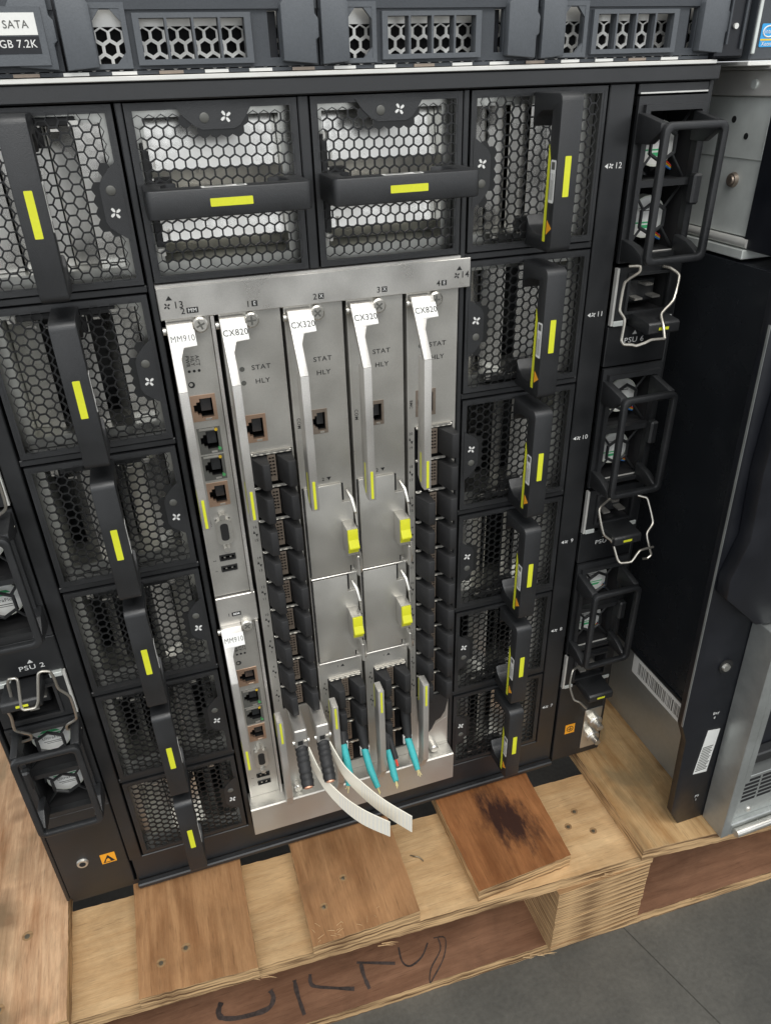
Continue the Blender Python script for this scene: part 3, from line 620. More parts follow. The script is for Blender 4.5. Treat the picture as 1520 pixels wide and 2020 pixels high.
    MB().plate(-14.5, 15.5, -53.5, -29.5, -3.2, -1.7, [(-12.8, 13.8, -51.8, -31.2)]).obj('inlet_rim', 'plastic', il)
    MB().tray(-14.5, 15.5, -53.5, -29.5, 2.0, 18).obj('inlet_well', 'void', il)
    MB().box(-8.5, 9.5, 4, 18, -48.5, -35, 0.8).obj('inlet_core', 'blackmetal', il)
    for x, z in ((0.5, -37.0), (-5.5, -45.0), (6.5, -44.6)): MB().box(x - 2.6, x + 2.6, -3.0, 4, z - 0.6, z + 0.6).obj('inlet_pin', 'chrome', il)
    MB().box(-21.7, -20.2, -1.8, 1.0, -59.8, -26.2).obj('bright_edge', 'zincb', t)
    MB().box(-20.0, -13, -2.2, 1.6, -60.3, -57.2, 0.2).obj('inlet_bracket', 'zinc', t); MB().box(8, 20.8, -2.2, 1.6, -60.3, -57.2, 0.2).obj('inlet_bracket', 'zinc', t)
    lb = MB().prism([(-0.2, -52.6), (-0.2, -60.0), (-20.5, -61.6), (-22.0, -60.6), (-22.0, -55.2), (-20.5, -54.2)], -9.5, 11.5, 'x').obj('cord_latch', 'plastic', t, bevel=0.5)
    MB().box(-2.6, 4.0, -22.2, -22.02, -58.8, -57.2).obj('colour_tag', 'lime', lb)
    cl = MB()
    for path in clips:
        pts = [Vector(loc(p)) for p in path]
        for e_ in (0.13, 0.25):
            q = [pts[0]]
            for a_, b_ in zip(pts[:-1], pts[1:]): q += [a_ * (1 - e_) + b_ * e_, a_ * e_ + b_ * (1 - e_)]
            pts = q + [pts[-1]]
        cl.tube([tuple(p) for p in pts], 0.85, 8)
    if clips: cl.obj('cord_retainer', 'wire', t, smooth=True)
clip6 = [[(342.3, -3.0, -93.4), (349.9, -4.0, -93.6), (348.4, -6.0, -96.8), (335.9, -10.0, -99.9), (330.8, -16.0, -114.4), (334.3, -18.0, -119.0), (330.7, -22.0, -130.1), (332, -22.8, -132.3), (337.4, -24.0, -132.8), (339.5, -24.5, -133.6), (344.2, -26.0, -131.9), (348.1, -26.0, -130.5), (356.5, -27.0, -130.6)],
         [(366, -3, -95.5), (370.1, -4.0, -96.3), (375.0, -8.0, -100.1), (368.9, -14.0, -113.1), (358.7, -17.0, -119.0), (357.0, -23.3, -124), (356.5, -27.0, -130.6)]]
clip5 = [[(355, -3, -249), (351.2, -4.0, -250.2), (340.1, -10.0, -251.4), (342.8, -16.0, -269.2), (349.4, -18.0, -274.6), (351.4, -24.0, -286.7), (352.6, -26.0, -288.5), (360.2, -28.0, -288.1), (365.8, -27.0, -280.2), (377.5, -26.0, -280.8)],
         [(376, -3, -251.6), (378.8, -5.0, -252.2), (381.2, -7.0, -252.5), (383.6, -15.0, -269.1), (376.5, -18.0, -274.2), (377.6, -23.0, -284.5), (379.1, -24.0, -289.0), (376, -24.0, -291.4), (372.5, -24.0, -290.8)]]
clip4 = [[(350, -3, -400.6), (347.2, -4.0, -400.2), (338.9, -8.0, -398.6), (336.5, -10.0, -411.7), (339.5, -14.0, -425.1), (344.3, -16.0, -427.2), (349.8, -18.0, -434.2)]]
clipL = [[(-46.5, -4.0, -339.6), (-39.0, -6.0, -336.9), (-38.2, -7.0, -332.2), (-44.9, -10.0, -324.0), (-43.0, -12.0, -311.1), (-43.5, -14.0, -302.7), (-38.4, -15.0, -296.1), (-36.8, -17.0, -281.6), (-35.1, -18.0, -278.3), (-30.5, -19.0, -278.3), (-33.2, -22.6, -296.8), (-32.0, -23.2, -298.4), (-25.8, -23.2, -298.7), (-23.7, -22.8, -295.1), (-20.0, -19.0, -278.2), (-17.7, -19.0, -277.2), (-13.9, -19.0, -278.4), (-13.2, -18.0, -283.6), (-13.4, -16.0, -294.9), (-8.8, -14.0, -303.9), (-9.8, -11.0, -325.1), (-17.4, -8.0, -330.7), (-18.8, -6.0, -336.2), (-11.0, -4.0, -339.7)]]
psu(358, -68.2, 0, 'black twin-fan power supply with rectangular handle, topmost on the right', clip6, None)
psu(358, -215.8, 0, 'black twin-fan power supply with bent wire retainer, middle one on the right', clip5, None)
psu(358, -363.4, 0, 'black twin-fan power supply above the ground studs, lowest on the right', clip4, None)
psu(-32, -354.3, math.pi, 'black twin-fan power supply above the earth jack, lowest on the left', clipL, 'UltraFlo')
psu(-32, -206.7, math.pi, 'black twin-fan power supply cut off at the left edge, above the PSU 2 lettering', [[(x, y, z + 147.6) for x, y, z in clipL[0]]], 'UltraFlo')

# ------------------------------------------------------------------ switch and management modules
def rj45(parent, x0, x1, z0, z1, shield='copperp', leds=False):
    w_, h_ = x1 - x0, z1 - z0; zc = (z0 + z1) / 2
    p_ = MB().plate(x0, x1, z0, z1, -0.5, 1.5, [(x0 + 0.36 * w_, x1 - 0.14 * w_, z0 + 0.14 * h_, z1 - 0.14 * h_), (x0 + 0.22 * w_, x0 + 0.37 * w_, zc - 0.24 * h_, zc + 0.24 * h_), (x0 + 0.10 * w_, x0 + 0.23 * w_, zc - 0.14 * h_, zc + 0.14 * h_)]).obj('network_port', shield, parent)
    MB().tray(x0 + 0.06 * w_, x1 - 0.06 * w_, z0 + 0.06 * h_, z1 - 0.06 * h_, 1.5, 12).obj('port_well', 'void', p_)
    MB().box(x0 + 0.4 * w_, x1 - 0.2 * w_, 3.0, 12, zc - 0.2 * h_, zc + 0.25 * h_).obj('port_tongue', 'plastic', p_)
    MB().box(x0 + 0.5 * w_, x1 - 0.25 * w_, -0.7, 1.0, z0 + 0.03 * h_, z0 + 0.10 * h_).obj('contact_spring', 'chrome', p_)
    if leds:
        MB().cyl((x1 - 2.2, -0.8, z1 - 1.6), (x1 - 2.2, 1, z1 - 1.6), 0.9).obj('indicator', 'amber', p_); MB().cyl((x1 - 1.5, -0.8, z0 + 2.4), (x1 - 1.5, 1, z0 + 2.4), 0.9).obj('indicator', 'greenled', p_)
        MB().box(x0 + 1, x1 - 3, -0.8, 1, z1 - 1.5, z1 - 0.3).obj('contact_spring', 'chrome', p_)
def screw(parent, x, z, y=-2.0, r=3.9):
    s_ = MB().cyl((x, y + 4, z), (x, y - 2.0, z), r, r, 22).cyl((x, y - 2.0, z), (x, y - 2.7, z), r, r * 0.8, 22).obj('captive_screw', 'chrome', parent, smooth=True)
    a = random.uniform(0, 1.5); mb = MB()
    for k in (0, 1):
        ca, sa = math.cos(a + k * math.pi / 2), math.sin(a + k * math.pi / 2)
        mb.prism([(x + u * ca - v_ * sa, z + u * sa + v_ * ca) for u, v_ in ((-2.2, -0.45), (2.2, -0.45), (2.2, 0.45), (-2.2, 0.45))], y - 2.78 - 0.02 * k, y - 2.70)
    mb.obj('cross_slot', 'led', s_)
def upper_lever(parent, x, label, slot_z=-96.5, zend=-203.0, scale_bar=True):
    """folded ejector lever: label plate and neck sloping forward, then an upright bar with a lime tag"""
    def yy(z): return -5.0 - (slot_z - z) * (20.0 / 28.0)
    z0, z1, z2, z3 = slot_z, slot_z - 9.8, slot_z - 14.5, slot_z - 28.0
    poly = [(0, z0), (12.6, z0), (12.6, z1), (6.4, z1 - 0.4), (4.4, z2), (4.4, z3), (0, z3)]
    v = [(x + p[0], yy(p[1]), p[1]) for p in poly] + [(x + p[0], yy(p[1]) + 3.4, p[1]) for p in poly]; n = len(poly)
    L_ = MB().add(v, [tuple(range(n)), tuple(range(2 * n - 1, n - 1, -1))] + [(i, (i + 1) % n, n + (i + 1) % n, n + i) for i in range(n)]).obj('ejector_lever', 'lever', parent, bevel=0.3)
    MB().prism([(-25.0, z3 - 0.1), (-15.5, z3 - 0.1), (-14.0, zend + 5), (-20, zend), (-25.0, zend)], x, x + 4.4, 'x').obj('lever_bar', 'lever', L_, bevel=0.4)
    MB().box(x + 1.4, x + 2.9, -25.25, -25.05, zend + 1.2, zend + 18.5).obj('colour_tag', 'lime', L_)
    MB().box(x - 0.12, x - 0.02, -20.2, -18.6, zend + 3, zend + 22).obj('colour_strip', 'lime', L_)
    # paper label on the sloping plate
    e = 0.14
    def pt(u, z): return (x + u, yy(z) - e, z)
    sl_ = MB().add([pt(0.5, z0 - 3.0), pt(12.9, z0 - 3.0), pt(12.9, z1 + 0.2), pt(0.5, z1 + 0.2)] + [(q[0], q[1] + 0.1, q[2]) for q in [pt(0.5, z0 - 3.0), pt(12.9, z0 - 3.0), pt(12.9, z1 + 0.2), pt(0.5, z1 + 0.2)]], [(0, 1, 2, 3), (7, 6, 5, 4), (0, 1, 5, 4), (1, 2, 6, 5), (2, 3, 7, 6), (3, 0, 4, 7)]).obj('name_label', 'white', L_)
    zc = (z0 - 3.0 + z1 + 0.2) / 2
    k = 3.2 * S / 0.70
    o = bpy.data.objects.new('lettering', textmesh(label, 'ink')); col.objects.link(o); o.parent = L_
    o.matrix_local = Matrix.Translation(((x + 6.7) * S, (yy(zc) - e - 0.06) * S, zc * S)) @ Matrix.Rotation(math.radians(90) - math.atan(20 / 28), 4, 'X') @ Matrix.Diagonal((k * (0.80 if label[0] == 'M' else 0.9), k, k, 1))
    MB().cyl((x - 1.8, -2.0, z0 - 4), (x - 0.2, -2.0, z0 - 4), 2.0).obj('pivot', 'chrome', L_, smooth=True)
def lower_lever(parent, x, ztop=-356.5, zb=-431):
    b = MB().prism([(-25.0, zb), (-25.0, ztop), (-15.2, ztop), (-14.4, ztop - 6), (-15.5, zb)], x, x + 4.3, 'x').obj('ejector_lever', 'lever', parent, bevel=0.4)
    MB().prism([(-25.0, zb - 0.1), (-15.6, zb - 0.1), (-12.5, -447.5), (-15.6, -449.0)], x, x + 4.3, 'x').obj('lever_foot', 'lever', b)
    MB().box(x + 1.5, x + 2.9, -25.25, -25.05, ztop - 20, ztop - 1.2).obj('colour_tag', 'lime', b)
    MB().box(x - 0.12, x - 0.02, -16.0, -15.3, ztop - 22, ztop - 1).obj('colour_strip', 'lime', b)
CAP = MB().prism([(0.3, 2), (0.3, -1.5), (1.0, -3.5), (4.2, -12.2), (5.0, -13.0), (8.6, -13.0), (9.0, -12.4), (9.0, 2)], -17.6, -1.6, 'z').mesh('dust_plug', 'rubber', bevel=0.5)
CAPL = MB().box(-0.6, 0.6, -0.3, 0.1, -16, 0).v
st_h = [(-1.55 + 1.75 * i - 0.0, -0.25 + 1.75 * i, -3.2 - 2.1 * j - 1.2, -3.2 - 2.1 * j) for i in range(2) for j in range(6)]
STRIP = MB().plate(-2.3, 2.3, -18.2, -1.6, -1.2, -0.4, st_h).mesh('cage_strip', 'bronze')
def sp_mesh(w_, n):
    mb = MB().box(0, w_, -1.6, -0.2, -0.9, 0.5, 0.15).box(0.8, w_ - 1.0, -1.9, -1.6, 0.6, 1.0)
    for i in range(n): mb.box(w_ * (i + 0.25) / n, w_ * (i + 0.8) / n, -2.0, -1.62, -0.7, -0.45)
    return mb.mesh('cage_spring', 'chrome')
SPR, SPL, SPT = sp_mesh(11.0, 3), sp_mesh(3.6, 1), sp_mesh(22.6, 6)
def cage(parent, x0, ztop, rows, pitch, skip=()):
    z1 = ztop - rows * pitch
    MB().tray(x0, x0 + 24.2, z1, ztop, 0.6, 16).obj('cage_well', 'void', parent)
    link('cage_spring', SPT, parent, (x0 + 0.8, 0, ztop - 0.6))
    for i in range(rows):
        z = ztop - i * pitch
        if (i, 0) not in skip: link('dust_plug', CAP, parent, (x0 + 0.2, 0, z - 0.8))
        if (i, 1) not in skip: link('dust_plug', CAP, parent, (x0 + 14.6, 0, z - 0.8))
        link('cage_strip', STRIP, parent, (x0 + 11.9, 0, z - 0.6))
        if i: link('cage_spring', SPR, parent, (x0 + 8.6, 0, z)); link('cage_spring', SPL, parent, (x0 + 0.3, 0, z))
def numbers(parent, x, ztop, pitch, rows, first):
    for i in range(rows):
        z = ztop - i * pitch - 8.5; n = first - 2 * i
        text(parent, str(n), x, z + 4.6, -0.35, 1.7); text(parent, str(n - 1), x, z - 4.6, -0.35, 1.7)
        MB().prism([(x - 1.5, z + 0.2), (x + 0.1, z + 0.2), (x - 0.7, z + 2.2)], -0.35, -0.28).prism([(x - 0.1, z - 0.2), (x + 1.5, z - 0.2), (x + 0.7, z - 2.2)], -0.35, -0.28).obj('arrow_mark', 'ink', parent)
def body(parent, x0, x1, z0, z1, holes=(), m_='silver', f=-0.2):
    fp = MB().plate(x0, x1, z0, z1, f, 1.0, holes).obj('faceplate', m_, parent)
    MB().box(x0 + 0.2, x0 + 1.0, 1.1, 60, z0, z1).obj('flange', m_, parent); MB().box(x1 - 1.0, x1 - 0.2, 1.1, 60, z0, z1).obj('flange', m_, parent)
    MB().box(x0 + 1.2, x1 - 1.2, 22, 60, z0 + 0.5, z1 - 0.5).obj('inner_body', 'void', parent)
    MB().box(x0 - 0.02, x0 + 0.7, f - 0.35, f - 0.02, z0, z1).obj('edge_fold', 'silver2', parent)
    return fp
# two management modules
def mm(label, z0, z1, dz):
    t = thing('management_module', label, 'management module', group='management modules in the leftmost silver slot')
    def q(x0, x1, a, b): return (x0, x1, min(a, b) + dz, max(a, b) + dz)
    ports = [(87.6, 100.6, -150.6, -136.0), (88.4, 100.6, -170.0, -154.6), (88.4, 100.6, -186.2, -171.0), (88.4, 100.2, -203.0, -188.0)]
    holes = [q(*p) for p in ports] + [q(90.0, 98.4, -227.0, -211.6), q(89.0, 98.6, -240.4, -236.2), q(89.0, 98.6, -248.2, -244.0)]
    body(t, 82.4, 103.6, z0, z1, holes)
    MB().box(103.9, 105.6, -3.2, 20, z0, z1).obj('side_rail', 'lever', t)
    for i, p in enumerate(ports): rj45(t, *q(*p), 'copperp' if i in (0, 3) else 'led', i in (1, 2))
    vg = MB().prism([(p[0], p[1] + dz) for p in rounded(89.8, 98.6, -227.4, -211.2, 2.6, 4)], -3.2, 2).obj('video_port', 'chrome', t)
    MB().prism([(p[0], p[1] + dz) for p in rounded(92.0, 96.6, -225.0, -213.6, 1.8, 4)], -3.3, -3.15).obj('port_face', 'ink', vg)
    for z in (-208.4, -230.4): MB().cyl((94.2, 0, z + dz), (94.2, -5.0, z + dz), 2.0, 1.8, 6).obj('standoff', 'chrome', vg)
    for z in (-238.3, -246.1):
        u = MB().plate(89.2, 98.4, z - 1.9 + dz, z + 1.9 + dz, -0.8, 1.5, [(90.0, 97.6, z - 1.2 + dz, z + 1.2 + dz)]).obj('serial_port', 'ink', t)
        MB().tray(90.0, 97.6, z - 1.2 + dz, z + 1.2 + dz, 1.5, 10).obj('port_well', 'void', u); MB().box(91.5, 92.5, -0.3, 3, z - 0.4 + dz, z + 0.4 + dz).box(95, 96, -0.3, 3, z - 0.4 + dz, z + 0.4 + dz).obj('contact', 'chrome', u)
    for s_, x in (('PWR', 89.6), ('HLY', 92.1), ('ACT', 94.6)):
        text(t, s_, x, -117.4 + dz, -0.35, 1.9, ang=-math.pi / 2); MB().cyl((x + 0.1, -0.35, -122.8 + dz), (x + 0.1, -0.22, -122.8 + dz), 0.75).obj('indicator', 'ink', t)
    MB().cyl((89.8, -0.4, -130.0 + dz), (89.8, -0.22, -130.0 + dz), 1.7).obj('reset_hole', 'ink', t); MB().cyl((89.5, -0.6, -129.8 + dz), (89.5, -0.35, -129.8 + dz), 0.9).obj('reset_button', 'chrome', t)
    text(t, 'VGA', 87.0, -214.0 + dz, -0.35, 1.5, ang=-math.pi / 2)
    text(t, '2', 86.0, -239.5 + dz, -0.35, 1.5, ang=-math.pi / 2); text(t, '1', 86.0, -247 + dz, -0.35, 1.5, ang=-math.pi / 2)
    screw(t, 98.6, -98.6 + dz)
    upper_lever(t, 82.2, 'MM910', -96.5 + dz, -203.0 + dz)
mm('silver management module labelled MM910 in the upper half of the leftmost slot', -265.0, -95.2, 0)
mm('silver management module labelled MM910 in the lower half of the leftmost slot', -449.4, -287.6, -190.5)
# CX820 modules
def cx820(label, x0, x1, n_skip, numcol):
    t = thing('switch_module', label, 'switch module', group='silver switch modules')
    cx_ = x0 + 6.4 if x0 < 150 else x0 + 4.6
    rj = (x0 + 5.5, x0 + 17.8, -167.5, -151.2)
    body(t, x0 + 0.4, x1 - 0.4, -449.4, -95.2, [rj, (cx_, cx_ + 24.2, -370.2 if x0 < 150 else -392, -174.0)])
    rj45(t, *rj, 'copperp' if x0 < 150 else 'bronze')
    for s_, z in (('STAT', -125.2), ('HLY', -132.8)): text(t, s_, x0 + 18.6, z, -0.35, 2.6, sx=1.12); MB().cyl((x0 + 8.6, -0.4, z), (x0 + 8.6, -0.22, z), 1.35).obj('indicator', 'led', t)
    cage(t, cx_, -174.0, 9 if x0 < 150 else 10, 21.8, n_skip)
    numbers(t, cx_ - 2.4, -174.0, 21.8, 9 if x0 < 150 else 10, 20)
    screw(t, x0 + 16.0, -99.2); upper_lever(t, x0 + (0.0 if x0 < 150 else 1.4), 'CX820')
    lower_lever(t, x0 - 1.6 if x0 < 150 else x0 + 1.0)
    return t
s1 = cx820('silver switch module labelled CX820 with two thick cut cables at its foot', 107.8, 139.6, (), 0)
s4 = cx820('silver switch module labelled CX820, rightmost of the silver modules', 207.2, 238.0, ((0, 0), (1, 0)), 0)
text(s4, 'BMC', 209.8, -159.3, -0.35, 1.7, ang=-math.pi / 2)
MB().prism([(212.4, -393), (236.2, -393), (236.6, -402), (234.5, -412), (231, -418), (227, -420), (224, -427), (219.5, -433), (219, -425), (213.6, -418)], -2.0, -0.4).obj('blanking_cover', 'plastic', s4)
MB().prism([(212.4, -420), (219.4, -434), (222, -428), (236.8, -420), (236.8, -446), (212.4, -446)], -0.36, -0.24).obj('lower_plate', 'silver2', s4)
# CX320 modules
def cx320(label, x0, x1):
    t = thing('switch_module', label, 'switch module', group='silver switch modules')
    rj = (x0 + 10.0, x0 + 19.4, -168.4, -153.6)
    cg = (x0 + 6.4, x0 + 30.6, -440.0, -353.0)
    body(t, x0 + 0.4, x1 - 0.4, -449.4, -95.2, [rj, cg])
    rj45(t, *rj, 'bronze')
    for s_, z in (('STAT', -125.2), ('HLY', -132.8)): text(t, s_, x0 + 19.0, z, -0.35, 2.6, sx=1.12); MB().cyl((x0 + 8.2, -0.4, z), (x0 + 8.2, -0.22, z), 1.35).obj('indicator', 'led', t)
    text(t, 'COM', x0 + 3.0, -160.4, -0.35, 1.9, ang=-math.pi / 2)
    text(t, '2', x0 + 14.2, -197.9, -0.35, 2.1); MB().prism([(x0 + 16.4, -196.8), (x0 + 19, -196.8), (x0 + 17.7, -199.0)], -0.35, -0.25).obj('arrow_mark', 'ink', t)
    text(t, '1', x0 + 14.2, -343.5, -0.35, 1.9); MB().prism([(x0 + 16.4, -344.4), (x0 + 19, -344.4), (x0 + 17.7, -342.2)], -0.35, -0.25).obj('arrow_mark', 'ink', t)
    for za, zb in ((-201.6, -265.6), (-268.0, -336.0)):
        c = MB().prism([(x0 + 2.0, zb), (x0 + 2.0, za), (x0 + 24.5, za), (x0 + 24.5, za - 13), (x0 + 30.8, za - 13), (x0 + 30.8, zb + 4.5), (x0 + 27, zb + 4.5), (x0 + 27, zb)], -2.0, -0.3).obj('card_cover', 'silver', t, bevel=0.35)
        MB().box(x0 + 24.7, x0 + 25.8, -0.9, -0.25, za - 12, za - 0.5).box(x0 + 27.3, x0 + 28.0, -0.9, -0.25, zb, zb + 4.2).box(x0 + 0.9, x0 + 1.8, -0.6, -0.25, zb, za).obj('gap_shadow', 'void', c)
        MB().box(x0 + 1.2, x0 + 30.9, -2.4, -0.4, zb - 1.6, zb - 0.5, 0.3).obj('cover_lip', 'silver2', c)
        zt = za - 26.0
        b = MB().prism([(-2.0, zt), (-12.5, zt), (-12.5, zt - 19), (-2.0, zt - 21)], x0 + 23.4, x0 + 30.2, 'x').obj('card_latch', 'silver', c, bevel=0.3)
        MB().prism([(-12.6, zt - 0.3), (-14.0, zt - 0.3), (-14.4, zt - 7.0), (-17.0, zt - 11.0), (-17.0, zt - 12.2), (-14.4, zt - 12.6), (-13.8, zt - 16.5), (-12.6, zt - 16.5)], x0 + 23.6, x0 + 30.0, 'x').obj('latch_button', 'limed', b, bevel=0.3)
        MB().tube([(x0 + 27.6, -2.2, za - 5), (x0 + 29.0, -7.5, za - 8), (x0 + 30.0, -10.5, za - 15.5), (x0 + 30.4, -9.5, za - 17.5), (x0 + 30.6, -11.0, za - 25)], [1.0, 1.1, 1.2, 0.7, 0.6], 6).obj('wire_spring', 'chrome', c, smooth=True)
        MB().box(x0 + 29.2, x0 + 31.2, -12.0, -0.3, zb + 2, zb + 17, 0.6).obj('side_fold', 'silver', c)
        MB().tube([(x0 + 31.0, -12.0, zb + 20), (x0 + 31.4, -12.6, zb + 14), (x0 + 31.8, -11, zb + 5), (x0 + 31.4, -7.0, zb + 1.0)], 0.7, 6).obj('wire_spring', 'chrome', c, smooth=True)
    cage(t, x0 + 6.4, -353.0, 4, 21.8, ((2, 1), (3, 0), (3, 1)))
    numbers(t, x0 + 4.2, -353.0, 21.8, 2, 8)
    screw(t, x0 + 17.2, -99.3); upper_lever(t, x0 + 1.4, 'CX320', zend=-203.5)
    lower_lever(t, x0 + 2.9 if x0 < 150 else x0 + 1.9, -356 if x0 < 150 else -352.0)
    return t
cx320('silver switch module labelled CX320, just right of the CX820 with cut cables', 140.6, 172.4)
cx320('silver switch module labelled CX320, just left of the rightmost CX820', 173.8, 205.8)
for x, z in ((117, -456.2), (224.5, -455)):
    o = MB().cyl((x, 3, z + 9.5), (x, -6.0, z + 9.5), 3.4, 3.4, 18).cyl((x, -6.0, z + 9.5), (x, -7, z + 9.5), 3.4, 2.6, 18).obj('thumb_screw', 'chrome', ch, smooth=True)

# ------------------------------------------------------------------ cut cables
def ribbon(a, b, th, name, material, parent):
    def cr(P, n=8):
        P = [Vector(p) for p in P]; Q = []
        for i in range(len(P) - 1):
            for j in range(n):
                t = j / n; p0 = P[max(i - 1, 0)]; p1 = P[i]; p2 = P[i + 1]; p3 = P[min(i + 2, len(P) - 1)]
                Q.append(0.5 * ((2 * p1) + (-p0 + p2) * t + (2 * p0 - 5 * p1 + 4 * p2 - p3) * t * t + (-p0 + 3 * p1 - 3 * p2 + p3) * t ** 3))
        return Q + [P[-1]]
    A, Bq = cr(a), cr(b); n = len(A); v = []; f = []
    for i in range(n):
        d = (A[min(i + 1, n - 1)] - A[max(i - 1, 0)]).normalized(); nn = d.cross((A[i] - Bq[i]).normalized()).normalized() * th / 2
        v += [tuple(A[i] + nn), tuple(Bq[i] + nn), tuple(Bq[i] - nn), tuple(A[i] - nn)]
    for i in range(n - 1):
        for k in range(4): f.append((4 * i + k, 4 * i + (k + 1) % 4, 4 * i + 4 + (k + 1) % 4, 4 * i + 4 + k))
    f += [(0, 1, 2, 3), (4 * n - 4, 4 * n - 3, 4 * n - 2, 4 * n - 1)]
    o = MB().add(v, f).obj(name, material, parent, smooth=True)
    rb = MB()
    for i in range(n // 2, n - 1):
        for s_ in (1, -1):
            d = (A[i + 1] - A[i - 1]).normalized(); nn = d.cross((A[i] - Bq[i]).normalized()).normalized() * (th / 2 + 0.05) * s_; w_ = d * 0.28
            if i % 1 == 0: rb.add([tuple(A[i] + nn + w_), tuple(Bq[i] + nn + w_), tuple(Bq[i] + nn - w_), tuple(A[i] + nn - w_)], [(0, 1, 2, 3)])
    rb.obj('grip_rib', 'white', o)
    return o
tab1 = ([(125.5, -24.0, -386.9), (131.0, -34.0, -404.5), (140.2, -46.0, -414.8), (151.5, -60.0, -418.6), (166.2, -74.0, -420.7)], [(124.5, -24.0, -398.5), (130.3, -34.0, -416.0), (139.4, -46.0, -428.0), (150.7, -60.0, -433.5), (165.9, -74.0, -435.5)])
tab2 = ([(140.1, -24.0, -386.8), (146.7, -34.0, -402.3), (156.0, -46.0, -410.1), (167.1, -60.0, -415.9), (181.7, -74.0, -421.9)], [(140.5, -24.0, -398.0), (146.1, -34.0, -414.0), (155.3, -46.0, -424.4), (166.6, -60.0, -431.0), (181.5, -74.0, -438.0)])
def qsfp(label, x, tab, dx_):
    t = thing('cut_cable', label, 'cable', group='thick black cut cables with pull tabs')
    sh = MB().box(x - 4.2, x + 4.6, -22.5, 10, -389.0, -371.5, 0.8).obj('plug_shell', 'lever', t)
    MB().prism([(-22.4, -389), (-22.4, -373), (-14, -372), (-26, -390.5), (-27, -393.5)], x - 4.6, x + 5.0, 'x').v
    MB().box(x - 2.4, x + 1.2, -22.9, -22.4, -384.5, -381.0).obj('latch_window', 'ink', sh); MB().box(x + 1.8, x + 4.4, -23.2, -22.4, -384.0, -381.4, 0.2).obj('latch_catch', 'chrome', sh)
    path = [(x, -18, -387), (x - 0.3, -23, -391.5), (x - 0.6, -28, -396.5), (x - 0.9, -34, -401.5), (x - 1.2, -41, -405.5)]
    pts = []; rr = []
    for i in range(len(path) - 1):
        for j in range(6):
            u = j / 6; pts.append(tuple(path[i][k] + (path[i + 1][k] - path[i][k]) * u for k in range(3))); rr.append((4.5, 4.5, 4.05)[j % 3])
    pts.append(path[-1]); rr.append(4.0)
    c = MB().tube(pts, rr, 18).obj('jacket', 'rubber', t, smooth=True)
    e0 = Vector(path[-1]); d = (e0 - Vector(path[-2])).normalized()
    MB().cyl(tuple(e0), tuple(e0 + d * 0.8), 2.8, 2.7, 16).obj('cut_core', 'copper', c)
    ribbon(tab[0], tab[1], 0.7, 'pull_tab', 'ivory', t)
    MB().cyl((x - 5.6, -20, -384), (x - 4.3, -20, -384), 2.2).cyl((x + 4.7, -20, -384), (x + 5.9, -20, -384), 2.2).obj('pivot', 'chrome', sh, smooth=True)
qsfp('thick black cut cable with ivory pull tab, the left one of the pair', 121.0, tab1, 0)
qsfp('thick black cut cable with ivory pull tab, the right one of the pair', 136.2, tab2, 0)
def fibre(label, conn, path, black=None):
    t = thing('fibre_stub', label, 'fibre cable', group='cut aqua fibre stubs')
    rr = [3.9] * (len(conn) - 1) + [2.9]
    MB().tube(conn, rr, 10).obj('connector', 'rubber', t, smooth=True)
    b = Vector(conn[-1]); MB().box(b.x - 3.4, b.x - 1.9, b.y - 0.2, b.y + 2.5, b.z - 5.5, b.z + 2.5, 0.3).box(b.x + 1.9, b.x + 3.4, b.y - 0.2, b.y + 2.5, b.z - 5.0, b.z + 2.5, 0.3).obj('connector_wing', 'white', t)
    c = MB().tube(path, [2.6] * (len(path) - 1) + [2.0], 10).obj('jacket', 'aqua', t, smooth=True)
    e = Vector(path[-1]); d = (e - Vector(path[-2])).normalized(); y_ = MB()
    for k in range(4):
        o = Vector((random.uniform(-1, 1), random.uniform(-1, 1), 0)); y_.tube([tuple(e - d + o * 0.6), tuple(e + d * 1.8 + o), tuple(e + d * random.uniform(2.8, 4.6) + o * 1.7)], 0.28, 5)
    y_.obj('frayed_yarn', 'yarn', c, smooth=True)
    if black:
        bl = MB().tube(black, 2.1, 10).obj('sleeve', 'rubber', t, smooth=True); e = Vector(black[-1]); MB().cyl(tuple(e), tuple(e + (e - Vector(black[-2])).normalized() * 5.5), 0.9, 0.8, 8).obj('fibre_core', 'red', bl, smooth=True)
fibre('aqua fibre stub hanging half behind the ivory pull tab', [(153.2, -2, -391.3), (152.2, -10, -397), (151.0, -17, -402)], [(150.8, -17, -401.0), (151.0, -24, -409), (151.0, -30.0, -416.2), (148.5, -35.0, -422.7)])
fibre('aqua fibre stub with black plug in the slot marked 2 X, the longest', [(166.2, -2, -384.4), (167.0, -8.0, -400.1), (166.8, -16.0, -413.7)], [(166.4, -16.0, -412.8), (166.6, -22, -418), (166.9, -28.0, -421.9), (169.0, -38.0, -430.0)])
fibre('frayed aqua fibre stub with a red core behind a silver lever', [(184.6, -2, -403), (184.8, -10, -410), (184.3, -16, -421)], [(184.2, -16, -420.0), (184.3, -28.0, -433.9), (184.3, -33.0, -435.6)], [(186.3, -10.0, -409.7), (187.2, -17, -418), (187.9, -22.0, -425.0)])
fibre('aqua fibre stub with black plug, the rightmost', [(201.4, -2, -378.2), (201.2, -8.0, -402.5), (200.0, -15.0, -415.3)], [(199.8, -15.0, -414.6), (201.0, -24.0, -424.9), (201.3, -32.0, -431.1)])

